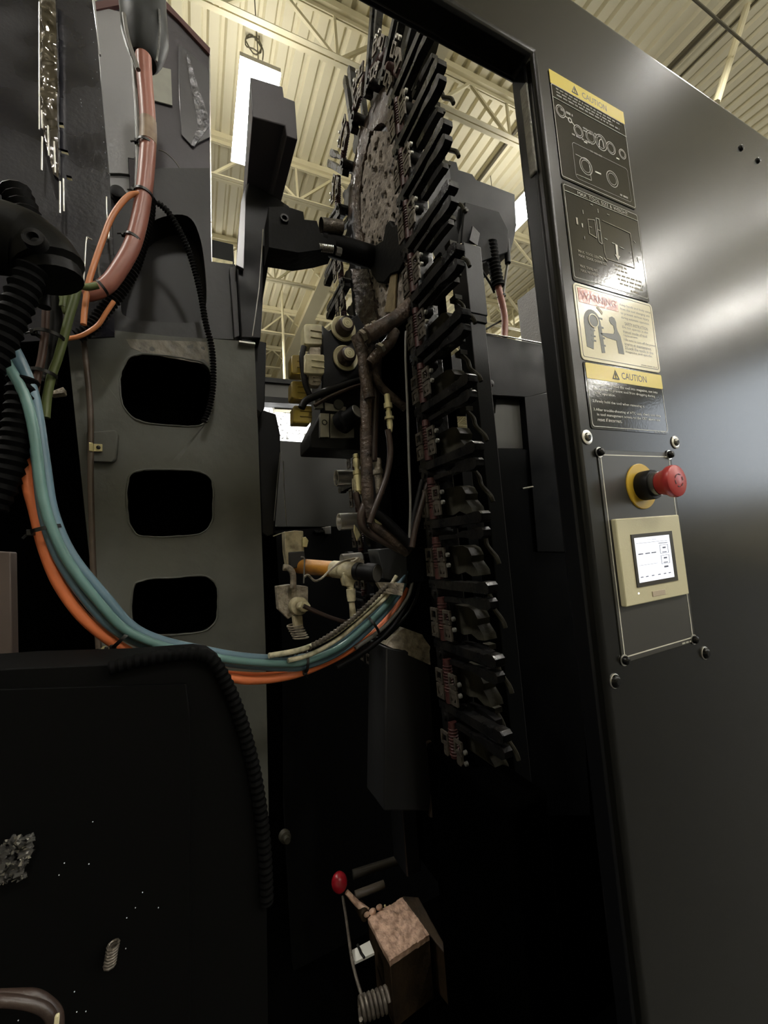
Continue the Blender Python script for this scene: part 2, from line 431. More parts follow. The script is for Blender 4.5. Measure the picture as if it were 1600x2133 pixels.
for x, y in LAMPS:
    lab = None
    if (x, y) == (.78, 4.33): lab = 'glaring linear lamp hanging left of the tool chain, above the black beam'
    elif (x, y) == (4.72, 4.33): lab = 'glaring lamp half hidden behind the black door jamb'
    lamp(x, y, lab)
# hook and coil of wire above the lamp
t = empty('wire_coil', onY(530, 92, 4.33), 'coil of grey wire hanging above the bright lamp', 'wire')
cpt = onY(528, 92, 4.33); r = 17 * pxm(530, 92, 4.33)
pts = [cpt + Vector((math.cos(q * .42) * r * .95, .02 * math.sin(q), math.sin(q * .42) * r * (1 + .08 * math.sin(q)))) for q in range(34)]
obj('loop', MB().tube(pts, .008, 6), DARKPIPE, t)
obj('tail', MB().tube(spline([onY(540, 66, 4.33), onY(540, 85, 4.33), onY(548, 105, 4.33), onY(547, 125, 4.33)], 5), .008, 6), DARKPIPE, t)

# ------------------------------------------------------------------ the enclosure: header, right panel, return of the opening
YP, YB = .3335, .371
XJ = .4235                                  # left edge of the panel
zt0 = onY(1206, 0, YP).z; zt1 = onY(1600, 288.7, YP).z; ZTOP = (zt0 + zt1) / 2
ZH = 1.5 + .6237                             # lower edge of the header
enc = empty('machine_enclosure', (1.2, YP, 0), 'dark grey sheet metal machine front with header and control panel at right', 'machine')
m = MB().prism([(-1.1, YP, ZTOP), (-1.1, YP, ZH), (XJ, YP, ZH), (XJ, YP, 0), (2.3, YP, 0), (2.3, YP, ZTOP)], (0, YB - YP, 0))
obj('front_sheet', m, PANEL, enc, bevel=.007, seg=4)
# inner lip of the opening
zl = ZH + .001
m = MB().box((-1.1, YB - .012, ZH + .0005), (XJ + .004, YB + .002, zl + .03)); obj('header_lip', m, JAMB, enc, bevel=.003)
m = MB().box((XJ - .002, YP + .012, 0), (XJ + .06, YB + .001, zl)); obj('jamb_channel', m, JAMB, enc, bevel=.004)
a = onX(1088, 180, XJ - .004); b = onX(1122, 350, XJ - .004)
m = MB().box((XJ - .0045, .3455, b.z), (XJ, .3575, a.z)); obj('jamb_reflection', m, mat('jamb_reflection_pale', (150, 148, 142), .4, .3, .6, 60, (90, 88, 86), .4, 300), enc, bevel=.002, label='pale strip on the jamb with its reflection in the colour')  # pale strip paints the slot's reflection on the jamb
def on_panel(px, py, lift=0.0): return onY(px, py, YP - lift)
BUTTON = mat('black_oxide_screw', (34, 34, 34), .25, .8)
def screw(px, py, r, mm, parent, washer=None, name='screw'):
    c = on_panel(px, py); y = Vector((0, -1, 0))
    s = obj(name, MB().lathe(c, y, [(-.004, r), (.001, r), (r * .45, r * .9), (r * .7, r * .62), (r * .72, r * .36), (r * .5, r * .34), (r * .5, 0.0001)], 20), mm, parent)
    obj('hex_socket', MB().lathe(c + y * (r * .45), y, [(0, r * .42), (r * .28, r * .42)], 6), RUBBER, s)
    if washer: obj('washer', MB().lathe(c, y, [(0, washer), (.0012, washer), (.0016, washer * .9), (.0016, r * .8)], 24), STEEL, s)
for q in ((1543, 309), (1578, 335)): screw(*q, .0055, BUTTON, enc)
for q in ((1222, 911), (1406, 921.5)): screw(*q, .0058, mat('zinc_screw', (120, 118, 112), .25, .9), enc, .0092)
for q in ((1280, 1418.5), (1467.5, 1360)): screw(*q, .0078, BUTTON, enc, .0085)

# ---- signs: each a film on the panel with its print
UX = Vector((1, 0, 0)); UZ = Vector((0, 0, -1))
class Sign:
    def __init__(s, label, tl, tr, bl, br, film, rad=.004, name='caution_sign', cat='sign', film_name='film'):
        P = [on_panel(*q) for q in (tl, tr, bl, br)]
        s.x0 = (P[0].x + P[2].x) / 2; s.x1 = (P[1].x + P[3].x) / 2
        s.z0 = (P[0].z + P[1].z) / 2; s.z1 = (P[2].z + P[3].z) / 2
        s.w = s.x1 - s.x0; s.h = s.z0 - s.z1; s.k = 0
        s.root = empty(name, ((s.x0 + s.x1) / 2, YP, s.z1), label, cat)
        s.face('film', 0, 0, 1, 1, film, rad, .0009)
    def pt(s, u, v, lift=.0012): return Vector((s.x0 + u * s.w, YP - lift, s.z0 - v * s.h))
    def rr(s, u0, v0, u1, v1, rad, lift, inset=0):
        x0 = s.x0 + u0 * s.w + inset; x1 = s.x0 + u1 * s.w - inset; z0 = s.z0 - v0 * s.h - inset; z1 = s.z0 - v1 * s.h + inset
        r = max(1e-5, min(rad - inset * .5, (x1 - x0) / 2.01, (z0 - z1) / 2.01)); out = []
        for cx, cz, a0 in ((x1 - r, z0 - r, 0), (x0 + r, z0 - r, 90), (x0 + r, z1 + r, 180), (x1 - r, z1 + r, 270)):
            for k in range(6):
                a = math.radians(a0 - 0 + k * 18) ; out.append(Vector((cx + r * math.cos(a), YP - lift, cz + r * math.sin(a))))
        return out
    def face(s, name, u0, v0, u1, v1, mm, rad=.0001, th=.0004, lift=0.0):
        return obj(name, MB().prism(s.rr(u0, v0, u1, v1, rad, lift), (0, -th, 0)), mm, s.root, sm=False)
    def frame(s, name, u0, v0, u1, v1, mm, wd=.0008, rad=.003, lift=.0009):
        return obj(name, MB().prism([s.rr(u0, v0, u1, v1, rad, lift), s.rr(u0, v0, u1, v1, rad, lift, wd)], (0, -.0003, 0)), mm, s.root, sm=False)
    def text(s, t, u, v, wu, hv, mm, lift=.0014, name='lettering'): return text(name, t, s.root, s.pt(u, v, lift), UX, UZ, wu * s.w, hv * s.h, mm)
    def words(s, rows, mm, lift=.001, name='fine_print', seed=1):
        """lines of print too small to read: one strip of dashes"""
        rnd = random.Random(seed); m = MB()
        for u0, u1, v, hv in rows:
            u = u0
            while u < u1:
                wd = min(rnd.uniform(.02, .07), u1 - u)
                a = s.pt(u, v, lift); b = s.pt(u + wd, v + hv, lift + .0002); m.box((a.x, b.y, b.z), (b.x, a.y, a.z)); u += wd + .014
        return obj(name, m, mm, s.root, sm=False)
    def ring(s, px, py, hh, mm, name='tool_ring', wd=.0009, lift=.0009):
        c = on_panel(px, py, lift); r = hh * pxm(px, py, YP) * 1.0
        m = MB().lathe(c, (0, -1, 0), [(0, r), (.0003, r), (.0003, r - wd), (0, r - wd)], 28, False)
        m.lathe(c, (0, -1, 0), [(0, r * .72), (.0003, r * .72), (.0003, r * .72 - wd * .6), (0, r * .72 - wd * .6)], 28, False)
        return obj(name, m, mm, s.root, sm=False)
    def stroke(s, pts, mm, wd=.0008, lift=.001, name='drawing_line'):
        m = MB()
        for a, b in zip(pts, pts[1:]):
            a = Vector(a); b = Vector(b); d = (b - a).normalized(); nrm = Vector((d.z, 0, -d.x)) * wd / 2
            m.prism([a - nrm, b - nrm, b + nrm, a + nrm], (0, -.0003, 0))
        return obj(name, m, mm, s.root, sm=False)
    def tri(s, u, v, hv, mm):
        h = hv * s.h; wd = h * 1.12; o = s.pt(u, v, .0014)
        out = [o + Vector((wd / 2, 0, 0)), o + Vector((0, 0, -h)), o + Vector((wd, 0, -h))]
        c = (out[0] + out[1] + out[2]) / 3; inn = [c + (p - c) * .68 for p in out]
        m = MB().prism([out, inn], (0, -.0003, 0))
        m.box((c.x - h * .05, o.y - .0003, c.z - h * .02), (c.x + h * .05, o.y, c.z + h * .30)); m.box((c.x - h * .05, o.y - .0003, c.z - h * .16), (c.x + h * .05, o.y, c.z - h * .08))
        return obj('warning_triangle', m, mm, s.root, sm=False)

S1 = Sign('tall black caution sign with yellow band and chain of tool circles, topmost on the panel', (1142.5, 145.5), (1296.5, 234.8), (1168.5, 371), (1324, 438), SIGNBLK)
S1.face('yellow_band', 0, 0, 1, .128, SIGNYEL, .0001, .0004, .0009)
S1.frame('border', 0.004, .128, .996, .985, INKG)
S1.tri(.265, .028, .075, INKK); S1.text('CAUTION', .405, .042, .335, .058, INKK)
S1.words([(.06, .94, .15, .016), (.06, .80, .18, .016), (.06, .9, .21, .016)], mat('very_faint_ink', (92, 88, 74), .5), seed=3)
S1.stroke([S1.pt(.0, .258), S1.pt(1, .258)], INKG, .0006)
for q in ((1167.8, 232, 14), (1205, 273.5, 14), (1230.4, 286, 15), (1252, 297, 18), (1272.6, 308.6, 14), (1296.5, 321, 11)): S1.ring(*q, INKG)
S1.ring(1187, 250.5, 6, INKG)
S1.stroke([on_panel(1177, 242, .001), on_panel(1184, 247, .001)], INKW, .001); S1.stroke([on_panel(1190, 253, .001), on_panel(1197, 262, .001)], INKW, .001)
S1.stroke([on_panel(1248, 307, .001), on_panel(1248.5, 293, .001), on_panel(1252, 289, .001), on_panel(1256, 296, .001), on_panel(1257.5, 307, .001)], INKW, .0009)
S1.stroke([on_panel(1216.5, 295, .001), on_panel(1223, 298.5, .001)], INKW, .0016); S1.stroke([on_panel(1284, 329, .001), on_panel(1290, 332, .001)], INKW, .0016)
S1.words([(.09, .24, .33, .022)], mat('dim_ink', (128, 124, 112), .5), seed=5)
S1.words([(.36, .62, .40, .014), (.36, .54, .425, .014), (.20, .46, .52, .016), (.42, .58, .60, .014)], mat('dim_ink', (122, 118, 106), .5), seed=6)
S1.frame('inset_border', .185, .605, .945, .945, mat('dim_line', (124, 122, 112), .5), .0006, .005)
S1.ring(1220.6, 346.6, 19, INKG, 'tool_ring'); S1.ring(1275.4, 373, 18, INKG, 'tool_ring')
S1.stroke([on_panel(1240, 357.5, .001), on_panel(1252, 363, .001)], INKW, .002)
S1.stroke([on_panel(1199, 321, .001), on_panel(1226, 336, .001)], INKG, .0006); S1.stroke([on_panel(1201, 363, .001), on_panel(1232, 376, .001), on_panel(1226, 336, .001)], INKG, .0006)
S1.words([(.78, .9, .905, .018)], mat('dim_ink', (118, 114, 102), .5), seed=8)

S2 = Sign('black tool size and weight sign with line drawing, second from the top of the panel', (1168, 380), (1327.5, 446), (1194, 585), (1352, 631), SIGNBLK)
S2.frame('border', .015, .015, .985, .965, INKG, .0008)
S2.stroke([S2.pt(.015, .085), S2.pt(.985, .085)], INKG, .0007)
S2.text('MAX. TOOL SIZE & WEIGHT', .18, .035, .66, .036, INKG)
dim = mat('sign_drawing_ink', (158, 150, 132), .5)
L = lambda *q: [S2.pt(u, v) for u, v in q]
S2.stroke(L((.46, .25), (.84, .27), (.84, .48), (.84, .66), (.46, .66), (.44, .6), (.44, .5)), dim, .0007, name='tool_outline')
S2.stroke(L((.27, .30), (.27, .45), (.36, .47), (.36, .28), (.27, .30)), dim, .0009, name='shank_outline')
S2.stroke(L((.38, .25), (.38, .50), (.42, .52), (.42, .25), (.38, .25)), INKG, .0008, name='flange_outline')
S2.stroke(L((.27, .375), (.31, .375)), dim, .0008); S2.stroke(L((.38, .375), (.42, .375)), dim, .0008); S2.stroke(L((.46, .44), (.50, .445)), INKG, .0008)
S2.stroke(L((.56, .46), (.62, .465)), INKG, .0008); S2.stroke(L((.66, .475), (.72, .48)), INKG, .0007); S2.stroke(L((.80, .49), (.80, .50)), INKG, .001)
S2.stroke(L((.615, .465), (.61, .59)), INKW, .0042, name='weight_arrow')
obj('arrow_head', MB().prism([S2.pt(.58, .58), S2.pt(.65, .58), S2.pt(.612, .635)], (0, -.0003, 0)), INKW, S2.root, sm=False)
for a, b in (((.22, .22), (.22, .26)), ((.20, .50), (.20, .53)), ((.42, .14), (.42, .18)), ((.54, .155), (.57, .155)), ((.33, .12), (.36, .12)), ((.88, .34), (.9, .36)), ((.9, .52), (.91, .58))): S2.stroke(L(a, b), INKG, .0008)
S2.stroke(L((.13, .33), (.13, .40)), dim, .003); S2.stroke(L((.19, .37), (.19, .41)), INKG, .0022)
S2.stroke(L((.36, .66), (.40, .67)), INKG, .0012); S2.stroke(L((.42, .66), (.46, .69)), dim, .002)
S2.text('MAX. TOOL LENGTH', .10, .665, .32, .026, dim); S2.text('MAX. TOOL DIAMETER', .10, .71, .35, .026, dim)
S2.text('MAX. TOOL WT.', .10, .815, .22, .026, dim); S2.text('MAX. MOMENT', .10, .86, .22, .026, dim)
S2.words([(.56, .72, .69, .016), (.56, .74, .735, .016), (.57, .92, .785, .018), (.58, .93, .83, .018), (.60, .92, .875, .016), (.74, .86, .925, .016)], dim, seed=12)

S3 = Sign('cream warning sign with orange heading and man reaching into a machine, third on the panel', (1192.4, 589), (1356, 634.6), (1211, 749.5), (1374.6, 777), SIGNCRM, .006, 'warning_sign')
S3.frame('border', .02, .025, .98, .96, INKGR, .0005)
S3.face('orange_heading', .045, .055, .52, .245, SIGNORG, .0001, .0003, .0009)
S3.text('WARNING', .07, .10, .42, .10, mat('heading_ink', (160, 70, 50), .4))
INKSH = mat('silhouette_ink', (76, 80, 74), .35)
U = lambda *q: [S3.pt(u, v, .0009) for u, v in q]
arch = [(.075, .82), (.075, .50)] + [(.075 + .10 + .10 * -math.cos(t), .50 - .19 * math.sin(t)) for t in [k * .314 for k in range(1, 10)]] + [(.275, .5), (.285, .86), (.245, .87), (.235, .52), (.215, .50), (.195, .46), (.15, .84)]
obj('machine_silhouette', MB().prism(U(*arch), (0, -.0003, 0)), INKSH, S3.root, sm=False)
c = S3.pt(.185, .46, .0012); r = .0095
obj('wheel_silhouette', MB().lathe(c, (0, -1, 0), [(0, r), (.0003, r)], 24), INKSH, S3.root, sm=False)
obj('wheel_rim', MB().lathe(c, (0, -1, 0), [(.0002, r), (.0006, r), (.0006, r * .86), (.0002, r * .86)], 24, False), SIGNCRM, S3.root, sm=False)
man = [(.43, .46), (.40, .44), (.385, .40), (.395, .355), (.425, .335), (.455, .35), (.47, .40), (.468, .47), (.475, .52), (.505, .59), (.52, .72), (.525, .83), (.455, .83), (.445, .66), (.33, .645), (.26, .62), (.26, .60), (.34, .585), (.42, .575), (.435, .53)]
obj('man_silhouette', MB().prism(U(*man), (0, -.0003, 0)), INKSH, S3.root, sm=False)
for v in (.40, .52, .66, .76): S3.stroke([S3.pt(.255, v, .001), S3.pt(.30, v + .004, .001)], INKSH, .0022, name='tool_silhouette')
for v in (.58, .66, .72): S3.stroke([S3.pt(.14, v, .001), S3.pt(.19, v + .004, .001)], INKSH, .002, name='tool_silhouette')
S3.stroke([S3.pt(.25, .25, .001), S3.pt(.31, .33, .001)], mat('arrow_ink', (170, 160, 128), .4), .004, name='turn_arrow')
for t, v, wd, h in (('Keep hands and body away', .115, .42, .042), ('from the tool changing unit', .175, .40, .042), ('to prevent serious injury', .235, .38, .042), ('during automatic operation.', .295, .38, .042),
                    ('SAFETY INSTRUCTION', .37, .31, .045), ('Do not operate in the', .43, .34, .04), ('manual mode of tool', .485, .32, .04), ('replacement.', .54, .19, .04),
                    ('1.Be sure to turn off the power', .60, .43, .042), ('source at maintenance.', .655, .36, .042), ('2.Lock the tools in the', .71, .38, .042), ('magazine and spindle.', .765, .36, .042)):
    S3.text(t, .545 if h != .045 else .58, v, wd, h, INKGR)
S3.words([(.74, .95, .925, .012)], mat('pale_ink', (170, 160, 130), .4), seed=2)

S4 = Sign('black caution sign with yellow band and three numbered rules, lowest above the emergency button', (1214, 753), (1376, 779), (1230, 894), (1391, 904), SIGNBLK)
S4.face('yellow_band', .018, .02, .998, .255, SIGNYEL, .002, .0004, .0009)
S4.frame('border', .018, .02, .99, .965, INKW, .0007, .004)
S4.tri(.325, .065, .145, INKK); S4.text('CAUTION', .445, .085, .33, .105, INKK)
for t, u, v, wd in (('1.Operator must load the tool into magazine, not into', .05, .305, .86), ('the spindle to prevent tool from dropping during', .075, .375, .79), ('ATC operation.', .085, .445, .25),
                    ('2.Firmly hold the tool when removing it.', .05, .565, .65), ('3.After trouble-shooting of ATC unit, check tool data', .05, .69, .86), ('in tool management screen on the CRT device and', .085, .76, .81), ('reset if incorrect.', .085, .83, .29)):
    S4.text(t, u, v, wd, .052, INKW)
S4.words([(.80, .985, .978, .012)], mat('pale_ink', (120, 118, 104), .4), seed=4)

# ---- control plate with white line, standoffs
S5 = Sign('dark control plate outlined in white, carrying the red button and touch screen', (1242.7, 937), (1394.7, 943.6), (1295, 1381), (1448, 1336), mat('plate_film', (60, 59, 56), .4), .0005, 'control_plate', 'plate')
fx = (.0046) / S5.w; fz = .0055 / S5.h
S5.frame('white_outline', fx, fz, 1 - fx, 1 - fz, mat('white_line_ink', (214, 212, 198), .4), .0013, .002, .0009)
S5.frame('dark_edge', 0, 0, 1, 1, INKK, .0005, .0005, .0008)
S5.words([(.80, .99, .988, .008)], INKG, seed=9)
for u, v in ((.024, .012), (.976, .012), (.024, .988), (.976, .988)):
    c = S5.pt(u, v, .0008); r = .0052
    s = obj('standoff_screw', MB().lathe(c, (0, -1, 0), [(0, r), (.003, r), (.0052, r * .8), (.0062, r * .4), (.0063, 0)], 20), BUTTON, S5.root)
    obj('pale_collar', MB().lathe(c, (0, -1, 0), [(0, r * 1.3), (.0008, r * 1.3), (.0008, r)], 20, False), STEEL, s)

# ---- emergency stop
zt_, zb_ = on_panel(1327, 966.5), on_panel(1342, 1060.5); cz = (zt_.z + zb_.z) / 2; cx = on_panel(1301.8, 1005).x + .030
C = Vector((cx, YP - .001, cz)); O = Vector((0, -1, 0))
es = empty('emergency_stop_button', C, 'red mushroom emergency stop button on a yellow ring', 'button')
obj('yellow_ring', MB().lathe(C, O, [(0, .030), (.0012, .030), (.0018, .0294), (.0018, .0)], 48), YELRING, es)
obj('collar', MB().lathe(C, O, [(.001, .0182), (.004, .0190), (.016, .0190), (.018, .0182), (.018, .0)], 40), RUBBER, es)
obj('stem_ring', MB().lathe(C, O, [(.018, .0150), (.024, .0150), (.024, .0)], 36), mat('bright_neck', (130, 128, 122), .25, .8), es)
hd = obj('mushroom_head', MB().lathe(C, O, [(.023, .013), (.026, .0145), (.033, .0165), (.037, .0195), (.041, .0200), (.044, .0192), (.0456, .0165), (.0462, .0)], 48), RED, es)
for k in range(6):
    a0 = k * math.pi / 3; p = [C + O * .0463 + Vector((math.cos(a0 + t) * q, 0, math.sin(a0 + t) * q)) for q, tt in ((.0083, (.0, .2, .4, .6)), (.0072, (.6, .4, .2, .0))) for t in tt]
    obj('release_arrow', MB().prism(p, (0, -.0003, 0)), mat('arrow_dark_red', (60, 18, 20), .5), hd, sm=False)

# ---- touch panel
yh = on_panel(1270.4, 1082.5).x; rr_ = ray(1283.4, 1080); YHM = yh * rr_.y / rr_.x
P = [onY(*q, YHM) for q in ((1283.4, 1080), (1414, 1072.7), (1304, 1265.8), (1436.6, 1236.6))]
hx0 = (P[0].x + P[2].x) / 2; hx1 = (P[1].x + P[3].x) / 2; hz0 = (P[0].z + P[1].z) / 2; hz1 = (P[2].z + P[3].z) / 2
hm = empty('touch_panel', ((hx0 + hx1) / 2, YP - .001, hz1), 'beige touch panel with a small lit white screen below the red button', 'touch panel')
obj('housing', MB().box((hx0, YHM, hz1), (hx1, YP - .0012, hz0)), BEZEL, hm, bevel=.0016, seg=3)
def HP(px, py, lift=0): return onY(px, py, YHM - lift)
def scrquad(c4, lift):
    q = [HP(*p, lift) for p in c4]; x0 = (q[0].x + q[3].x) / 2; x1 = (q[1].x + q[2].x) / 2; z0 = (q[0].z + q[1].z) / 2; z1 = (q[2].z + q[3].z) / 2; return x0, x1, z0, z1
bz = scrquad(((1313, 1113.5), (1398, 1106), (1411, 1209), (1326.5, 1223.5)), 0)
sc = scrquad(((1318.5, 1120.5), (1394, 1114), (1403, 1201), (1331, 1215)), 0)
obj('screen_frame', MB().prism([[(bz[0], YHM, bz[2]), (bz[1], YHM, bz[2]), (bz[1], YHM, bz[3]), (bz[0], YHM, bz[3])], [(sc[0], YHM, sc[2]), (sc[1], YHM, sc[2]), (sc[1], YHM, sc[3]), (sc[0], YHM, sc[3])]], (0, -.0012, 0)), BEZELD, hm, sm=False)
scr = obj('screen', MB().box((sc[0], YHM - .0005, sc[3]), (sc[1], YHM - .0001, sc[2])), SCREEN, hm, sm=False)
sw, sh = sc[1] - sc[0], sc[2] - sc[3]
def sp(u, v): return Vector((sc[0] + u * sw, YHM - .0006, sc[2] - v * sh))
def srect(m, u0, v0, u1, v1): a = sp(u0, v0); b = sp(u1, v1); m.box((a.x, a.y - .0002, b.z), (b.x, a.y, a.z))
text('screen_title', 'TOOL CHANGE', scr, sp(.36, .055), UX, UZ, .25 * sw, .03 * sh, SCRINK)
m = MB()
srect(m, .05, .125, .92, .132); srect(m, .06, .62, .56, .626); srect(m, .66, .17, .92, .185)
for a in (.07, .26, .43): srect(m, a, .36, a + .13, .385)
for u0, v0, u1, v1 in ((.68, .22, .92, .42), (.68, .46, .92, .66)):
    srect(m, u0, v0, u1, v0 + .008); srect(m, u0, v1 - .008, u1, v1); srect(m, u0, v0, u0 + .01, v1); srect(m, u1 - .01, v0, u1, v1)
    srect(m, u0 + .08, v0 + .05, u0 + .17, v0 + .085); srect(m, u0 + .06, v1 - .04, u0 + .18, v1 - .02)
srect(m, .74, .71, .86, .75)
for a in (.06, .2, .36, .54, .70, .84): srect(m, a, .875, a + .07, .895)
obj('screen_print', m, SCRINK, scr, sm=False)
c = HP(1330.5, 1236); obj('power_led', MB().lathe(c, O, [(0, .0013), (.0006, .001), (.0007, 0)], 12), emitter('led_glow', (1, .98, .9), 1.6), hm)
a = HP(1358, 1232); b = HP(1386, 1238)
m = MB().box((a.x, YHM - .0008, b.z), (b.x, YHM, a.z)); obj('name_badge', m, mat('badge_pale', (186, 172, 150), .5), hm, bevel=.0004)

# ------------------------------------------------------------------ chain tool magazine (loop in the Y-Z plane, tool forks pointing outward)
def poly(pts, y): return [onY(a, b, y) for a, b in pts]
def slab(name, pts, y, th, mm, parent=None, bevel=.002, **k):
    return obj(name, MB().prism(poly(pts, y), (0, th, 0)), mm, parent, bevel=bevel, **k)
XM, YF, YR = .45, .70, 1.128
YC = (YF + YR) / 2; RS = (YR - YF) / 2; ZC = 1.5 + .99; PITCH = .1217
mag = empty('tool_magazine', (XM, YC, 0), 'oily black tool chain magazine with rows of fork arms standing behind the opening', 'tool magazine')
def on_chain(s):
    """s = height along the front run, going over the top and down the rear run -> matrix of a station"""
    d = s - ZC
    if d < 0: p = Vector((XM, YF, s)); n = Vector((0, -1, 0))
    elif d < math.pi * RS:
        a = d / RS; n = Vector((0, -math.cos(a), math.sin(a))); p = Vector((XM, YC, ZC)) + n * RS
    else: n = Vector((0, 1, 0)); p = Vector((XM, YR, ZC - (d - math.pi * RS)))
    z = Vector((1, 0, 0)).cross(n)
    return Matrix(((1, n.x, z.x, p.x), (0, n.y, z.y, p.y), (0, n.z, z.z, p.z), (0, 0, 0, 1)))
O0 = Vector((0, 0, 0))
def tmpl(name, mb, mm, ang=38):
    me = mesh_of(name, mb, mm, O0); smooth(me, ang); return me
def bar_yz(pts, x0, x1): return MB().prism([(x0, a, b) for a, b in pts], (x1 - x0, 0, 0))
ARM1 = tmpl('fork_arm', bar_yz([(-.040, -.026), (.122, -.027), (.130, -.030), (.146, -.030), (.152, -.025), (.152, -.014), (.146, -.010), (-.040, -.010)], -.011, .010), OILY)
ARM2 = tmpl('fork_arm', bar_yz([(.010, .006), (.070, .006), (.090, .001), (.118, .001), (.124, -.002), (.144, -.002), (.149, .003), (.149, .013), (.140, .018), (.116, .018), (.090, .013), (.010, .015)], -.008, .009), OILY)
LINKS = []
for z0, z1 in ((-.062, -.034), (.030, .056)):
    for y0, y1 in ((-.034, -.009), (.012, .037)):
        fm = MB().prism([[(-.017, y0, z0), (-.017, y1, z0), (-.017, y1, z1), (-.017, y0, z1)], [(-.017, y0 + .0045, z0 + .006), (-.017, y1 - .0045, z0 + .006), (-.017, y1 - .0045, z1 - .006), (-.017, y0 + .0045, z1 - .006)]], (.004, 0, 0))
        LINKS.append(('link_plate', tmpl('link_plate', fm, DULLST)))
for y0, y1 in ((-.026, -.014), (.018, .030)):
    LINKS.append(('link_tab', tmpl('link_tab', MB().prism([(-.016, y0, .055), (-.016, y1, .055), (-.016, y1 + .002, .072), (-.016, (y0 + y1) / 2, .084), (-.016, y0 - .002, .072)], (.006, 0, 0)), DULLST)))
FING = tmpl('tool_finger', bar_yz([(-.02, .030), (.030, .030), (.046, .036), (.055, .050), (.052, .062), (.068, .078), (.070, .088), (.050, .090), (.030, .082), (.006, .088), (-.02, .085)], .034, .064), FINGER)
lv = MB().tube(spline([(.074, .030, -.008), (.076, .048, .014), (.074, .056, .034), (.078, .074, .056), (.08, .078, .070)], 6), .0045, 8)
lv.box((.066, .020, -.014), (.084, .040, -.004)); LEVER = tmpl('latch_lever', lv, FINGER)
FIN2 = tmpl('tool_finger', bar_yz([(.0, -.020), (.050, -.022), (.085, -.016), (.086, -.004), (.05, -.006), (.0, -.006)], .03, .045), OILY)
BOLT2 = [tmpl('bolt', MB().lathe((-.012, .045, zz), (-1, 0, 0), [(0, .0045), (.005, .0042), (.006, .002), (.0061, 0)], 10), STEEL) for zz in (.044, .064)]
sl = MB().lathe((-.006, -.004, -.008 + .016), (0, 0, 1), [(0, .0085), (.085, .0085)], 12)
for q in range(9): sl.lathe((-.006, -.004, .020 + q * .006), (0, 0, 1), [(0, .0085), (.0012, .0102), (.0024, .0085)], 12, False)
SLEEVE = tmpl('red_sleeve', sl, REDTUBE)
ROLL = tmpl('chain_roller', MB().lathe((-.012, -.018, .0), (1, 0, 0), [(0, .013), (.05, .013)], 14).lathe((-.016, -.018, 0), (1, 0, 0), [(0, .006), (.06, .006)], 10), OILY)
S0 = 1.5 + .012
def station(k, full=True):
    s = S0 + k * PITCH; M = on_chain(s)
    g = bpy.data.objects.new('tool_gripper', None); g.empty_display_size = .01; _link(g, mag)
    g.matrix_local = Matrix.Translation(-base(mag)) @ M; WLOC[g.name] = M.translation.copy()
    parts = [('fork_arm', ARM1), ('fork_arm', ARM2), ('red_sleeve', SLEEVE), ('chain_roller', ROLL), ('tool_finger', FING)] + LINKS
    if full: parts += [('latch_lever', LEVER), ('bolt', BOLT2[0]), ('bolt', BOLT2[1]), ('tool_finger', FIN2)]
    for nm, me in parts: kid(nm, me, g)
for k in range(-3, 25): station(k, k < 14)
zg = S0 - 3.62 * PITCH
obj('lower_dark_fill', MB().box((.425, .535, .1), (.512, .79, zg)), DARKFAR, mag, bevel=.01)  # near-black box added where the low chain is lost in shade

# guide channels, casting, frame
obj('guide_channel', MB().box((.468, YF + .018, .62), (.512, YF + .085, ZC + .02)), OILY, mag, bevel=.004)
obj('guide_channel', MB().box((.468, YR - .10, .62), (.512, YR - .018, ZC + .02)), BLACKP, mag, bevel=.004)
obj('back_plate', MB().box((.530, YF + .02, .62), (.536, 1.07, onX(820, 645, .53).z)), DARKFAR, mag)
ar = [Vector((.47, YC - math.cos(t) * (RS - .03), ZC + math.sin(t) * (RS - .03))) for t in [math.pi * q / 16 for q in range(17)]]
ai = [Vector((.47, YC - math.cos(t) * (RS - .10), ZC + math.sin(t) * (RS - .10))) for t in [math.pi * q / 16 for q in range(17)]]
obj('sprocket_guard', MB().prism(ar + ai[::-1], (.05, 0, 0)), GRIME, mag)
spk = []
for q in range(24):
    for rr_, dt in ((RS - .045, -.07), (RS - .012, -.03), (RS - .012, .03), (RS - .045, .07)):
        a = q * 2 * math.pi / 24 + dt; spk.append(Vector((.485, YC + math.cos(a) * rr_, ZC + math.sin(a) * rr_)))
obj('sprocket', MB().prism(spk, (.016, 0, 0)), OILY, mag)
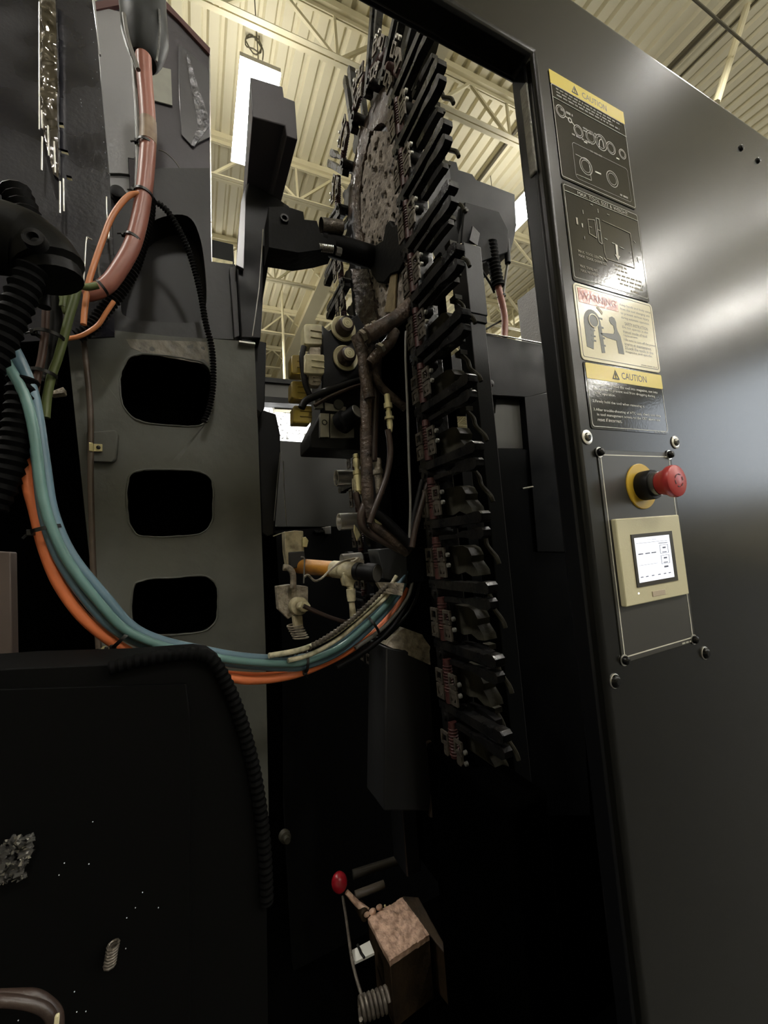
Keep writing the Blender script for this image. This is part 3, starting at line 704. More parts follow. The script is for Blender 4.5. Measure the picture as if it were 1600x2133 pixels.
def rough_sheet(name, left, right, rows, cols, depth, amp, mm, parent, pit=.0, dirn=Vector((1, 0, 0)), sc=60, psc=38, label=None):
    """lumpy cast sheet between two polylines (top to bottom), with real pits, skirt going back along dirn"""
    def along(pl, t):
        L = [0]
        for a, b in zip(pl, pl[1:]): L.append(L[-1] + (b - a).length)
        s = t * L[-1]
        for i in range(len(pl) - 1):
            if s <= L[i + 1] + 1e-9: return pl[i].lerp(pl[i + 1], (s - L[i]) / max(1e-9, L[i + 1] - L[i]))
        return pl[-1].copy()
    vs = []; fs = []
    for r in range(rows + 1):
        a = along(left, r / rows); b = along(right, r / rows)
        for c in range(cols + 1):
            p = a.lerp(b, c / cols)
            h = noise.noise(p * sc) * amp + noise.noise(p * sc * 2.7) * amp * .5
            if pit:
                q = Vector((p.x, p.y * 1.0, p.z * .62)) * psc
                d = noise.noise(q + Vector((3.1, 7.7, 1.3)))
                msk = noise.noise(p * 5.5 + Vector((9, 1, 4)))
                if d > .22 and msk > -.25: h += pit * min(1, (d - .22) * 6)
            vs.append(p + dirn * h)
    W = cols + 1
    for r in range(rows):
        for c in range(cols): fs.append((r * W + c, r * W + c + 1, (r + 1) * W + c + 1, (r + 1) * W + c))
    per = [c for c in range(W)] + [r * W + cols for r in range(1, rows + 1)] + [rows * W + c for c in range(cols - 1, -1, -1)] + [r * W for r in range(rows - 1, 0, -1)]
    n0 = len(vs); vs += [vs[i] + dirn * depth for i in per]; n = len(per)
    for i in range(n): fs.append((per[i], per[(i + 1) % n], n0 + (i + 1) % n, n0 + i))
    fs.append(tuple(range(n0, n0 + n)))
    return obj(name, MB().add(vs, fs), mm, parent, label=label)
XC = .4655
lf = [onX(a, b, XC) for a, b in ((776, 272), (760, 330), (752, 400), (750, 470), (762, 540), (776, 590), (790, 660))]
rt = [onX(a, b, XC) for a, b in ((820, 275), (826, 330), (832, 400), (836, 470), (842, 540), (846, 590), (838, 660))]
rough_sheet('pitted_casting', lf, rt, 150, 44, .03, .0016, PITTED, mag, .010, psc=58)
bl = [onX(a, b, XC - .006) for a, b in ((814, 566), (808, 610), (800, 650))]; br_ = [onX(a, b, XC - .006) for a, b in ((826, 562), (824, 610), (822, 650))]
rough_sheet('bare_streak', bl, br_, 30, 8, .004, .0008, mat('bare_tan_metal', (150, 134, 104), .45, .2, .5, 60, (96, 84, 66), .3, 200), mag, label='bare tan streak scraped into the grime')
for a, b in (([(752, 262), (742, 330), (735, 400), (738, 480), (742, 520)], [(772, 272), (757, 335), (748, 400), (750, 470), (764, 540)]),
             ([(824, 300), (832, 380), (838, 470), (846, 590), (842, 640)], [(838, 300), (846, 380), (853, 470), (864, 590), (866, 640)]),
             ([(730, 560), (738, 610), (744, 690)], [(766, 560), (776, 610), (788, 690)])):
    rough_sheet('grime_crust', [onX(*q, .462) for q in a], [onX(*q, .462) for q in b], 70, 10, .02, .005, GRIME, mag, 0, Vector((1, 0, 0)), 75)
# black blob of the clamp plate on the casting, the clamp arm itself and the beam that carries it
arm = empty('clamp_unit', onY(700, 510, .93), 'black stepped clamp arm reaching across to the pitted casting', 'clamp arm')
A = onY(668, 504, .93); B = onY(792, 541, .92); r = 25 * pxm(720, 520, .93)
obj('shaft', MB().lathe(A, B - A, [(0, r), (.012, r), (.012, r * .92), ((B - A).length, r * .9)], 24), SOOT, arm)
pl = [(768, 550), (778, 512), (797, 500), (803, 468), (811, 458), (818, 470), (828, 466), (838, 482), (842, 510), (840, 545), (830, 566), (812, 572), (798, 590), (786, 588), (774, 572)]
P_ = [onX(a, b, .455) for a, b in pl]
obj('end_flange', MB().prism(P_, (.02, 0, 0)), SOOT, arm, bevel=.003)
obj('clamp_block', MB().prism(poly([(560, 430), (596, 430), (604, 432), (632, 441), (634, 457), (660, 460), (668, 486), (700, 498), (700, 512), (668, 520), (640, 524), (622, 526), (560, 515)], .90), (0, .07, 0)), SOOT, arm, bevel=.004)
a = onY(669, 469, .90); b = onY(712, 474, .90); r = 14 * pxm(690, 470, .9)
obj('sleeve', MB().lathe(a, b - a, [(0, r), ((b - a).length, r), ((b - a).length, r * .8), (0.002, r * .8)], 20, False), DULLST, arm)
pts = []
a = onY(664, 515, .905); b = onY(694, 519, .905)
for q in range(90):
    t = q / 89; c = a.lerp(b, t); an = q * .63
    pts.append(c + Vector((0, math.cos(an), math.sin(an))) * .008)
obj('threaded_stud', MB().tube(pts, .0016, 6), STEEL, arm)
a = onY(700, 522, .91); b = onY(714, 526, .91); obj('stud_nut', MB().hexnut(a, b - a, .010, .014), STEEL, arm)
beam = empty('guard_beam', onY(560, 480, 1.1), 'dark tapering machine beam below the glaring lamp', 'beam')
q1 = [onY(*q, .86) for q in ((526, 243), (594, 261), (597, 283), (620, 291))]
q2 = [onY(*q, 1.30) for q in ((500, 560), (520, 566), (530, 570), (545, 575))]
N_ = len(q1); up = Vector((0, 0, .10))
vs = q1 + q2 + [p + up for p in q1] + [p + up * .5 for p in q2]
fs = [(i, i + 1, N_ + i + 1, N_ + i) for i in range(N_ - 1)] + [(2 * N_ + i, 3 * N_ + i, 3 * N_ + i + 1, 2 * N_ + i + 1) for i in range(N_ - 1)]
fs += [(i, 2 * N_ + i, 2 * N_ + i + 1, i + 1) for i in range(N_ - 1)] + [(N_ + i, N_ + i + 1, 3 * N_ + i + 1, 3 * N_ + i) for i in range(N_ - 1)]
fs += [(0, N_, 3 * N_, 2 * N_), (N_ - 1, 3 * N_ - 1, 4 * N_ - 1, 2 * N_ - 1)]
obj('beam_body', MB().add(vs, fs), DKBOX, beam, bevel=.002)
slab('upright', [(498, 470), (516, 380), (560, 400), (604, 430), (590, 520), (563, 530), (548, 620), (543, 706), (502, 704), (494, 560)], 1.0, .05, BLACKP, beam, .003)
slab('reflected_edge', [(502, 420), (513, 380), (511, 470), (508, 560), (492, 552)], .985, .012, mat('reflected_edge_grey', (92, 92, 94), .25, .3), beam, .001)  # lighter strip paints the light reflected along the beam's edge
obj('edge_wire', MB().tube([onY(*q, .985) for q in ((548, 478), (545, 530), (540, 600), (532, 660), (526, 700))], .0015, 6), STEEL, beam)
obj('pin_boss', MB().lathe(onY(592, 457, .90), (0, -1, 0), [(0, .010), (.006, .010), (.006, .006), (.001, .006)], 18, False), OILY, beam)

# gear motor with boots and cables behind the chain, at the right
mot = empty('gear_motor', onY(1000, 470, .95), 'black gear motor casing at the top right of the tool chain', 'motor')
slab('casing', [(936, 334), (951, 338), (955, 354), (984, 363), (992, 375), (1030, 389), (1072, 405), (1076, 470), (1070, 500), (1062, 528), (1000, 542), (965, 512), (945, 460)], .95, .13, BLACKP, mot, .004)
slab('lower_cover', [(968, 420), (1040, 440), (1060, 480), (1058, 525), (1005, 545), (985, 520), (960, 505)], .93, .02, BLACKG, mot, .003)
obj('casing_bolt', MB().hexnut(onY(969, 440, .93), (0, -1, 0), .008, .008), OILY, mot)
slab('rubber_tab', [(985, 470), (1000, 486), (995, 512), (978, 500)], .92, .006, CASTDARK, mot, .001)
slab('oily_drip_plate', [(960, 506), (992, 510), (998, 524), (990, 545), (974, 530), (962, 518)], .91, .006, mat('olive_film', (116, 112, 72), .3, 0, .6, 60, (70, 70, 50), .3, 200), mot, .001)
def ribbed(name, pts, r, mm, parent, pitch=.006, amp=.18, seg=12, n=10):
    pl = resample(spline(pts, n), pitch / 4); rr = [r * (1 + amp * math.sin(i * math.pi / 2)) for i in range(len(pl))]
    return obj(name, MB().tube(pl, rr, seg), mm, parent)
ribbed('boot', [onY(*q, .94) for q in ((1022, 505), (1026, 530), (1032, 565), (1038, 598))], .0185, RUBBER, mot, .012, .12)
obj('small_boot', MB().tube([onY(*q, .94) for q in ((1055, 500), (1057, 525), (1058, 548))], .0095, 12), RUBBER, mot)
def hose(name, pts, r, mm, label, cat='hose', n=8, seg=12, group=None):
    return tag(obj(name, MB().tube(spline(pts, n), r, seg), mm), label, cat, group)
hose('power_cable', [onY(*q, .94) for q in ((1037, 594), (1042, 615), (1049, 645), (1052, 675), (1050, 706))], .0105, SALMON, 'short red-brown cable leaving the boot of the gear motor', 'cable')
hose('power_cable', [onY(*q, .945) for q in ((1058, 545), (1053, 580), (1049, 612))], .0042, GREYCABLE, 'thin grey cable beside the red-brown motor cable', 'cable')
hose('power_cable', [onY(*q, .95) for q in ((992, 540), (1006, 566), (1022, 592), (1030, 610))], .0035, RUBBER, 'thin black wire slanting down to the motor boot', 'wire')
hose('power_cable', [onY(*q, .95) for q in ((1002, 692), (1022, 680), (1044, 668))], .0028, RUBBER, 'thin black wire crossing to the lower red-brown motor cable', 'wire')
def tie(pts_c, axis, r, label, tail=None, name='cable_tie', wd=.005):
    """a strap closed round a bundle, with its lock and tail"""
    c = Vector(pts_c); ax = Vector(axis).normalized()
    t = empty(name, c, label, 'cable tie')
    obj('strap', MB().lathe(c - ax * wd / 2, ax, [(0, r), (wd, r), (wd, r * .9), (0, r * .9)], 20, False), TIE, t)
    up = Vector((0, -1, 0)); sd = ax.cross(up).normalized()
    h = c + sd * r
    M = Matrix.Translation(h); obj('lock', MB().box((-.004, -.004, -.004), (.004, .004, .004), M), TIE, t, bevel=.001)
    obj('tail', MB().tube([h, h + sd * .006 + ax * .002, h + sd * .010 + ax * .005], .0016, 6), TIE, t)
    return t
tie(onY(1046, 617, .94), onY(1049, 645, .94) - onY(1042, 615, .94), .0125, 'black cable tie round the red-brown motor cable')

# grey post and the black side cabinet right of the chain
post = empty('magazine_post', (.63, .76, 0), 'slim dark grey post standing just behind the fork tips', 'post')
c0 = onY(972, 600, .75); xl = c0.x; wpx = onY(1004, 600, .75).x - xl
zc_ = onY(985, 656, .75).z; ztp = onY(975, 512, .75).z
obj('upper_post', MB().box((xl - .003, .742, zc_), (xl + wpx + .003, .802, ztp)), mat('post_paint', (42, 44, 46), .45, 0, .3, 6, (32, 34, 36), .05, 200, spec=.3), post, bevel=.002)
obj('lower_post', MB().box((xl, .748, .2), (xl + wpx - .002, .80, zc_ - .002)), bpy.data.materials['post_paint'], post, bevel=.002)
obj('collar', MB().box((xl - .001, .744, zc_ - .018), (xl + wpx + .001, .80, zc_)), BLACKP, post, bevel=.001)
cab = empty('side_cabinet', onY(1060, 900, .93), 'black cabinet inside the opening behind the fork tips', 'cabinet')
slab('upper_case', [(1001, 693), (1140, 720), (1150, 815), (1100, 828), (1022, 824), (1004, 815)], .93, .2, BLACKP, cab, .003)
slab('right_case', [(1093, 826), (1155, 815), (1200, 1150), (1120, 1150)], .93, .2, BLACKP, cab, .002)
slab('lower_case', [(1010, 933), (1095, 936), (1180, 960), (1230, 1700), (1030, 1700)], .935, .2, BLACKG, cab, .002)
slab('inspection_plate', [(1020, 866), (1032, 860), (1034, 830), (1090, 828), (1096, 935), (1022, 934)], .955, .01, mat('inspection_grey', (96, 96, 90), .5, 0, .4, 10, (70, 70, 66)), cab, .001, label='light grey plate set in the gap')
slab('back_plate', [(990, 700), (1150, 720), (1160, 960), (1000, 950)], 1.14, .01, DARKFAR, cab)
m = MB().box((onY(1035, 1500, .94).x, .937, .1), (onY(1230, 1500, .94).x, 1.13, 1.0)); obj('added_base', m, DARKFAR, cab)  # dark box added below the cabinet as a support down to the base
obj('daylight_slit', MB().tube([onY(1021, 832, .945), onY(1021, 858, .945)], .0022, 6), STEEL, cab)  # steel line stands in for daylight through a narrow slit
obj('highlight_rod', MB().tube([onY(1088, 1018, .92), onY(1110, 1014, .92)], .0032, 8), STEEL, cab)  # bright rod draws a highlight line on the case
obj('cabinet_hinge', MB().lathe(onY(1021, 800, .92), (0, -1, 0), [(0, .011), (.006, .011), (.008, .006), (.008, 0)], 16), OILY, cab)
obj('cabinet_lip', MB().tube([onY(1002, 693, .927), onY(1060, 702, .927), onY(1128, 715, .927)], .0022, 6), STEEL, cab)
a = onY(1077, 626, 2.2)
tag(obj('stucco_panel', MB().box((a.x, 1.0, 0), (a.x + .3, 2.2, a.z)), STUCCO, bevel=.004), 'grey rough-textured panel behind the black cabinet at the right of the opening', 'panel')

# ------------------------------------------------------------------ valve block with solenoids, hoses and fittings
vb = empty('valve_block', onY(710, 800, .82), 'black valve block with two white-ringed knobs and cream solenoids', 'valve block')
slab('manifold', [(671, 676), (684, 688), (745, 655), (768, 690), (775, 900), (758, 938), (646, 932), (645, 905), (668, 860), (672, 760)], .82, .09, BLACKP, vb, .003)
for q in ((715, 686), (719, 747)):
    c = onY(*q, .818); u = pxm(*q, .818); yv = Vector((0, -1, 0))
    rg = obj('white_ring', MB().lathe(c, yv, [(0, 27 * u), (.004, 27 * u), (.005, 25.5 * u), (.003, 20 * u), (.001, 17 * u)], 32), CREAM, vb)
    kn = obj('knob', MB().lathe(c, yv, [(.001, 18 * u), (.02, 17 * u), (.026, 15.5 * u), (.028, 12 * u), (.028, 0)], 28), BROWNHOSE, vb)
    obj('knob_cap', MB().lathe(c, yv, [(.028, 11 * u), (.0295, 11 * u), (.0295, 8 * u), (.0285, 7.5 * u), (.0295, 7 * u), (.0295, 3 * u), (.0285, 2.6 * u), (.0295, 2 * u), (.0295, 0)], 24), CREAM, kn)
def solenoid(x0, y0, x1, y1, Y, mm, nm, parent, dep=.035):
    pts = [(x0, y0 + 3), (x0 + 3, y0), (x1 - 2, y0 + 1), (x1, y0 + 4), (x1, y1 - 3), (x1 - 3, y1), (x0 + 3, y1 - 1), (x0, y1 - 4)]
    s = slab(nm, pts, Y, dep, mm, parent, .002)
    m = MB()
    for t in (.3, .62):
        a = onY(x0 + (x1 - x0) * .35, y0 + (y1 - y0) * t, Y); b = onY(x1, y0 + (y1 - y0) * (t + .12), Y); m.box((a.x, Y - .003, min(a.z, b.z)), (b.x, Y, max(a.z, b.z)))
    obj('cap_rib', m, mm, s, bevel=.001)
    return s
solenoid(634, 674, 671, 718, .80, CREAM, 'solenoid', vb); solenoid(634, 737, 676, 779, .79, CREAM, 'solenoid', vb)
slab('solenoid_neck', [(646, 723), (668, 723), (668, 740), (644, 740)], .80, .03, GRIMEL, vb, .001)
solenoid(643, 778, 669, 803, .80, GRIMEL, 'plug_fitting', vb, .02)
YELPL.node_tree.nodes['Principled BSDF'].inputs['Transmission Weight'].default_value = .35
solenoid(607, 739, 640, 779, .84, YELPL, 'amber_cap', vb); solenoid(607, 793, 642, 830, .84, YELPL, 'amber_cap', vb); solenoid(611, 844, 650, 880, .83, YELPL, 'amber_cap', vb)
obj('harness', MB().tube(spline([onY(*q, .80) for q in ((633, 722), (629, 745), (632, 775), (636, 800), (645, 822))], 6), .006, 10), RUBBER, vb)
obj('harness', MB().tube(spline([onY(*q, .795) for q in ((628, 850), (636, 836), (655, 826), (690, 812), (725, 800), (760, 790))], 6), .0075, 10), RUBBER, vb)
obj('harness', MB().tube(spline([onY(*q, .80) for q in ((640, 834), (670, 815), (705, 803), (745, 795))], 6), .004, 8), BROWNHOSE, vb)
obj('harness', MB().tube(spline([onY(*q, .79) for q in ((655, 845), (680, 830), (720, 812), (755, 800))], 6), .004, 8), BROWNHOSE, vb)
PLATE = mat('grey_anodised', (150, 148, 138), .34, .6, .4, 30, (104, 102, 96))
slab('port_plate', [(667, 860), (686, 861), (686, 911), (667, 911)], .81, .012, PLATE, vb, .001)
slab('port_plate', [(688, 862), (738, 866), (738, 912), (688, 912)], .812, .012, PLATE, vb, .001)
slab('side_plate', [(655, 831), (672, 832), (674, 850), (657, 850)], .81, .012, PLATE, vb, .001)
slab('side_plate', [(676, 838), (722, 848), (720, 858), (677, 855)], .814, .006, PLATE, vb, .001)
obj('port_hole', MB().lathe(onY(676, 880, .81), (0, -1, 0), [(0, .006), (.0015, .006), (.0015, .0042), (.0004, .004)], 16, False), OILY, vb)
a = onY(706, 886, .80); b = onY(744, 857, .755); r = 23 * pxm(706, 886, .8)
rg = obj('regulator', MB().lathe(a, b - a, [(0, r * .7), (.006, r), (.022, r), (.026, r * .75), ((b - a).length * .7, r * .68), ((b - a).length, r * .66), ((b - a).length, 0)], 26), BLACKG, vb)
obj('regulator_cap', MB().lathe(b, b - a, [(0, r * .62), (.0015, r * .6), (.0016, 0)], 24), mat('cap_grey', (112, 112, 106), .45), rg)
obj('port_stub', MB().lathe(onY(705, 843, .812), (0, -1, 0), [(0, .011), (.003, .011), (.004, .009), (.004, 0)], 18), CAST, vb)
def vfit(name, x, ys, Y, mm, parent, lab=None):
    """turned fitting standing upright: list of (pixel y, pixel half width)"""
    u = pxm(x, ys[0][0], Y); top = onY(x, ys[0][0], Y); prof = []
    for py, hw in ys: prof.append((top.z - onY(x, py, Y).z, hw * u))
    return obj(name, MB().lathe(top, (.02, 0, -1), prof, 14), mm, parent)
# vertical hoses in front of the valve block
hz = empty('hose_fitting', onY(806, 860, .73), 'bright zinc hose fitting above a sagging brown hose', 'fitting')
vfit('ferrule', 806, [(821, 5), (822, 6.5), (840, 6.5), (840, 9), (850, 9), (851, 5), (857, 5), (857, 6.5), (868, 6.5), (868, 10), (873, 10), (874, 6), (884, 6.5), (900, 3.5)], .73, BRASS, hz)
hose('hydraulic_hose', [onY(*q, .73) for q in ((808, 895), (812, 920), (813, 950), (806, 990), (794, 1025), (778, 1065), (770, 1090))], .0062, BROWNHOSE, 'thin brown hose sagging from the bright zinc fitting')
fit = empty('hose_fitting', onY(741, 980, .78), 'pale crimped hose fitting left of the brown hose trunk', 'fitting')
vfit('ferrule', 741, [(945, 4), (947, 6), (953, 6), (954, 4), (957, 7.5), (970, 7.5), (974, 5.5), (979, 5.5), (980, 9.5), (988, 9.5), (989, 8), (994, 9.5), (1023, 9.5), (1024, 7), (1030, 6.5)], .78, BRASS, fit)
for q in range(7):
    a = onY(734 + q * 2.4, 997, .775); b = onY(735 + q * 2.4, 1021, .775); obj('crimp_ridge', MB().tube([a, b], .0009, 6), CREAMBLK, fit)
fit = empty('hose_fitting', onY(785, 990, .78), 'dull crimped hose fitting right of the brown hose trunk', 'fitting')
vfit('ferrule', 785, [(955, 8), (962, 10), (975, 8), (980, 11), (988, 11), (990, 9), (1028, 9), (1030, 7)], .78, GRIMEL, fit)
hose('hydraulic_hose', [onY(*q, .78) for q in ((742, 1026), (746, 1045), (754, 1065), (762, 1085))], .0075, BROWNHOSE, 'short brown hose under the pale crimped fitting')
hose('hydraulic_hose', [onY(*q, .755) for q in ((770, 720), (764, 790), (762, 880), (764, 980), (768, 1050), (780, 1090), (815, 1122), (850, 1150))], .0125, GRIME, 'thick grimy brown hose trunk hanging down the middle')
hose('hydraulic_hose', [onY(*q, .77) for q in ((790, 720), (782, 800), (778, 900), (776, 960))], .010, BROWNHOSE, 'dark brown hose just right of the thick hose trunk')
hose('hydraulic_hose', [onY(*q, .76) for q in ((768, 1035), (752, 1075), (762, 1105), (800, 1128), (845, 1150))], .0085, BROWNHOSE, 'brown hose bending under the hose trunk toward the clamp block')
hose('hydraulic_hose', [onY(*q, .74) for q in ((776, 1065), (800, 1082), (830, 1110), (858, 1140))], .0105, RUBBER, 'thick black hose slanting to the clamp block')
hose('hydraulic_hose', [onY(*q, .72) for q in ((905, 960), (885, 1030), (868, 1090), (858, 1140))], .006, BROWNHOSE, 'dark hose rising right from the clamp block')
hose('hydraulic_hose', [onY(*q, .73) for q in ((880, 1000), (866, 1060), (858, 1100), (855, 1140))], .0055, RUBBER, 'black hose rising steeply from the clamp block')
hose('spiral_wire', [onY(*q, .71) for q in ((846, 690), (845, 740), (849, 850), (852, 960), (855, 1050), (853, 1120))], .0025, GREYCABLE, 'thin grey wire hanging along the red sleeves', 'wire')
el = empty('elbow_hose', onY(770, 685, .74), 'thick oily black hose with union nuts rising to the chain', 'hose')
obj('hose_body', MB().tube(spline([onY(*q, .73) for q in ((762, 700), (790, 685), (830, 660), (862, 628))], 6), .0165, 14), GRIME, el)
for q, rr_ in (((752, 702), .014), ((765, 695), .017), ((778, 688), .0175)):
    c = onY(*q, .735); d = onY(790, 685, .73) - onY(762, 700, .73); obj('union_nut', MB().hexnut(c, d, rr_, .010), GRIMEL, el)
obj('hose_branch', MB().tube(spline([onY(*q, .735) for q in ((768, 760), (790, 735), (812, 712), (822, 690))], 6), .0125, 12), GRIME, el)
c = onY(790, 728, .73); obj('bright_nut', MB().hexnut(c, onY(812, 708, .73) - c, .012, .008), STEEL, el)
hose('hydraulic_hose', [onY(*q, .75) for q in ((785, 735), (776, 760), (790, 800), (820, 830), (845, 850))], .009, GRIME, 'grimy hose looping below the union nuts')
hose('hydraulic_hose', [onY(*q, .74) for q in ((742, 700), (756, 740), (760, 780), (770, 830))], .012, GRIME, 'grimy hose dropping beside the lower knob')
# bright cylinders on the far side
for i, (x0, y0, x1, y1, rr_, lab) in enumerate(((700, 996, 738, 996, 17, 'upper bright open-ended steel tube beside the crimped fitting'), (706, 1087, 750, 1085, 18, 'middle bright open-ended steel tube at the bend of the hoses'), (712, 1168, 752, 1164, 14, 'lower bright steel tube just above the amber cylinder'))):
    a = onY(x0, y0, .92); b = onY(x1, y1, .92); u = rr_ * pxm(x0, y0, .92)
    t = empty('steel_tube', a, lab, 'tube')
    obj('tube_wall', MB().lathe(a, b - a, [(0, u * .85), (0, u), (.003, u), ((b - a).length, u), ((b - a).length, u * .8), (.004, u * .8), (0, u * .85)], 28, False), STEEL, t)
    obj('core', MB().lathe(a, b - a, [(.012, u * .78), ((b - a).length + .004, u * .78)], 20), OILY, t)
tag(slab('spring_clip', [(738, 1092), (745, 1100), (752, 1115), (744, 1128), (737, 1106)], .86, .004, BRASS), 'small pale metal clip below the middle steel tube', 'clip')
tag(slab('spring_clip', [(779, 1074), (792, 1083), (800, 1091), (794, 1094), (782, 1088)], .74, .004, BRASS), 'small pale brass clip where the hoses cross', 'clip')
# clamp block and its dusty shelf
cb = empty('clamp_block', onY(830, 1210, .78), 'dark grey box clamping the ends of the coloured hoses', 'block')
slab('box', [(786, 1144), (847, 1139), (850, 1216), (800, 1206)], .84, .06, mat('clamp_grey', (48, 49, 49), .45, 0, .3, 9, (36, 37, 37), .06, 200), cb, .002)
slab('side_box', [(847, 1139), (884, 1141), (886, 1212), (850, 1216)], .842, .06, BLACKP, cb, .002)
lf = [onY(*q, .80) for q in ((786, 1213), (800, 1235))]; rt = [onY(*q, .78) for q in ((842, 1215), (838, 1241))]
rough_sheet('dusty_shelf', lf, rt, 10, 24, .015, .002, GRIMEL, cb, 0, Vector((0, 1, 0)))
# ------------------------------------------------------------------ amber cylinder unit
ac = empty('amber_cylinder', onY(700, 1190, .93), 'worn amber cylinder with black cap and zinc fittings', 'cylinder')
A = onY(612, 1178, 1.02); B = onY(786, 1194, .81); D = B - A; T = lambda t: A + D * t
u = .0185
obj('barrel', MB().lathe(T(.06), D, [(0, u * .9), (.004, u), (D.length * .45, u), (D.length * .45, 0)], 30), ORCYL, ac)
obj('dusty_head', MB().lathe(T(.50), D, [(0, u * .98), (.004, u * 1.08), (D.length * .26, u * 1.08), (D.length * .27, u)], 30), CREAMBLK, ac)
obj('black_cap', MB().lathe(T(.77), D, [(0, u * .95), (.003, u * 1.1), (D.length * .05, u * 1.1), (D.length * .055, u), (D.length * .12, u), (D.length * .125, u * 1.12), (D.length * .22, u * 1.12), (D.length * .23, u * 1.05), (D.length * .23, 0)], 30), RUBBER, ac)
obj('cap_face', MB().lathe(B, D, [(0, u), (.001, u), (.0012, 0)], 28), mat('cap_face_grey', (84, 82, 76), .55), ac)
slab('valve_body', [(715, 1193), (738, 1190), (748, 1194), (748, 1208), (740, 1212), (738, 1221), (721, 1222), (718, 1212)], .86, .03, CREAMBLK, ac, .002)
vfit('union', 730, [(1221, 8), (1226, 7), (1227, 9.5), (1240, 9.5), (1252, 8.5), (1253, 6), (1262, 6), (1284, 7), (1294, 4)], .865, CREAMBLK, ac)
slab('mount_block', [(593, 1108), (614, 1105), (632, 1106), (634, 1150), (632, 1182), (600, 1182), (595, 1150)], 1.0, .04, CREAMBLK, ac, .002)
slab('mount_fitting', [(631, 1120), (637, 1118), (643, 1126), (640, 1140), (631, 1139)], .99, .02, BRASS, ac, .001)
slab('mount_foot', [(603, 1150), (634, 1148), (640, 1182), (604, 1184)], .985, .02, CASTDARK, ac, .002)
obj('elbow_pipe', MB().tube(spline([onY(*q, .96) for q in ((590, 1182), (602, 1184), (610, 1196), (611, 1224))], 6), .0075, 12), GRIMEL, ac)
slab('lower_block', [(576, 1222), (606, 1218), (642, 1222), (642, 1262), (600, 1290), (580, 1270)], .985, .03, GRIMEL, ac, .002)
a = onY(618, 1262, .98); b = onY(632, 1263, .94); d = b - a
obj('round_boss', MB().lathe(a, d, [(0, .021), (d.length * .5, .021), (d.length * .55, .018), (d.length * .55, .010), (d.length, .010)], 24), CREAMBLK, ac)
obj('boss_nut', MB().hexnut(b, d, .0125, .012), CREAM, ac)
obj('grease_pipe', MB().tube(spline([onY(*q, .92) for q in ((632, 1262), (660, 1275), (692, 1288), (722, 1297))], 6), .0052, 10), BROWNHOSE, ac)
obj('lead_wire', MB().tube(spline([onY(*q, .90) for q in ((627, 1160), (634, 1163), (634, 1180), (633, 1215))], 6), .0017, 8), GREYCABLE, ac)
obj('lead_wire', MB().tube(spline([onY(*q, .88) for q in ((634, 1202), (642, 1198), (656, 1210), (672, 1203), (690, 1185), (712, 1170), (740, 1163))], 6), .0026, 8), GRIMEL, ac)
pts = []
for q in range(60):
    t = q / 59; c = onY(612, 1300, .97).lerp(onY(628, 1330, .97), t); an = q * .65; pts.append(c + Vector((math.cos(an) * .017, math.sin(an) * .012, 0)))
obj('coil', MB().tube(pts, .002, 6), GRIMEL, ac)
slab('coil_plug', [(611, 1284), (630, 1282), (632, 1308), (614, 1310)], .965, .02, CREAMBLK, ac, .001)
slab('valve_body', [(735, 1170), (748, 1160), (760, 1168), (756, 1185), (740, 1186)], .87, .02, GRIMEL, ac, .002)

# ------------------------------------------------------------------ left: machine column with the rounded windows
col = empty('machine_column', onY(350, 1300, 1.05), 'grey cast machine column with four rounded windows in a row', 'machine column')
def rounded(pts, n=5): return spline(pts, n, True)
H = [[(258, 762), (272, 743), (318, 738), (390, 748), (425, 757), (441, 782), (443, 842), (437, 870), (420, 885), (380, 888), (300, 880), (268, 862), (253, 835), (250, 790)],
     [(267, 1002), (285, 982), (330, 978), (400, 980), (432, 990), (443, 1010), (444, 1072), (435, 1098), (415, 1112), (370, 1117), (297, 1117), (275, 1100), (266, 1070)],
     [(277, 1228), (298, 1208), (360, 1203), (420, 1199), (445, 1210), (453, 1232), (452, 1285), (440, 1305), (410, 1318), (340, 1323), (292, 1318), (275, 1290)]]
YCOL = 1.0
outer = [(138, 688), (200, 684), (350, 700), (445, 706), (530, 712), (541, 1000), (553, 1330), (560, 1700), (230, 1700), (205, 1345), (170, 1000)]
holes3 = [[onY(a, b, YCOL) for a, b in rounded(h)] for h in H]
lower = obj('lower_casting', MB().prism([poly(outer, YCOL)] + holes3, (0, .022, 0)), CAST, col, bevel=.002)
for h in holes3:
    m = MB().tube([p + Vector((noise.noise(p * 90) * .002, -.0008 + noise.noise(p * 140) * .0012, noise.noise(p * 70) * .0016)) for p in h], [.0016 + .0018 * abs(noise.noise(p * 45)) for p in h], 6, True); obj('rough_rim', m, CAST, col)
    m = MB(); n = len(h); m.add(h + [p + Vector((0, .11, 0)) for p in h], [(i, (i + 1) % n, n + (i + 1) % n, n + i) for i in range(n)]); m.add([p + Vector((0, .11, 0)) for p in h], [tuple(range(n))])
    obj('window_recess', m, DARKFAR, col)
yu = 1.03
up_o = [(140, 700), (180, 560), (240, 440), (300, 350), (436, 350), (441, 545), (490, 551), (499, 590), (504, 707), (350, 702), (200, 690)]
up_h = rounded([(252, 640), (262, 560), (290, 490), (330, 455), (390, 450), (418, 500), (430, 600), (424, 655), (400, 672), (300, 668), (265, 660)])
uh = [onY(a, b, yu) for a, b in up_h]
obj('upper_casting', MB().prism([poly(up_o, yu), uh], (0, .022, 0)), CASTDARK, col, bevel=.002)
m = MB(); n = len(uh); m.add(uh + [p + Vector((0, .07, 0)) for p in uh], [(i, (i + 1) % n, n + (i + 1) % n, n + i) for i in range(n)]); m.add([p + Vector((0, .07, 0)) for p in uh], [tuple(range(n))]); obj('window_recess', m, mat('recess_dark', (17, 17, 20), .5), col)
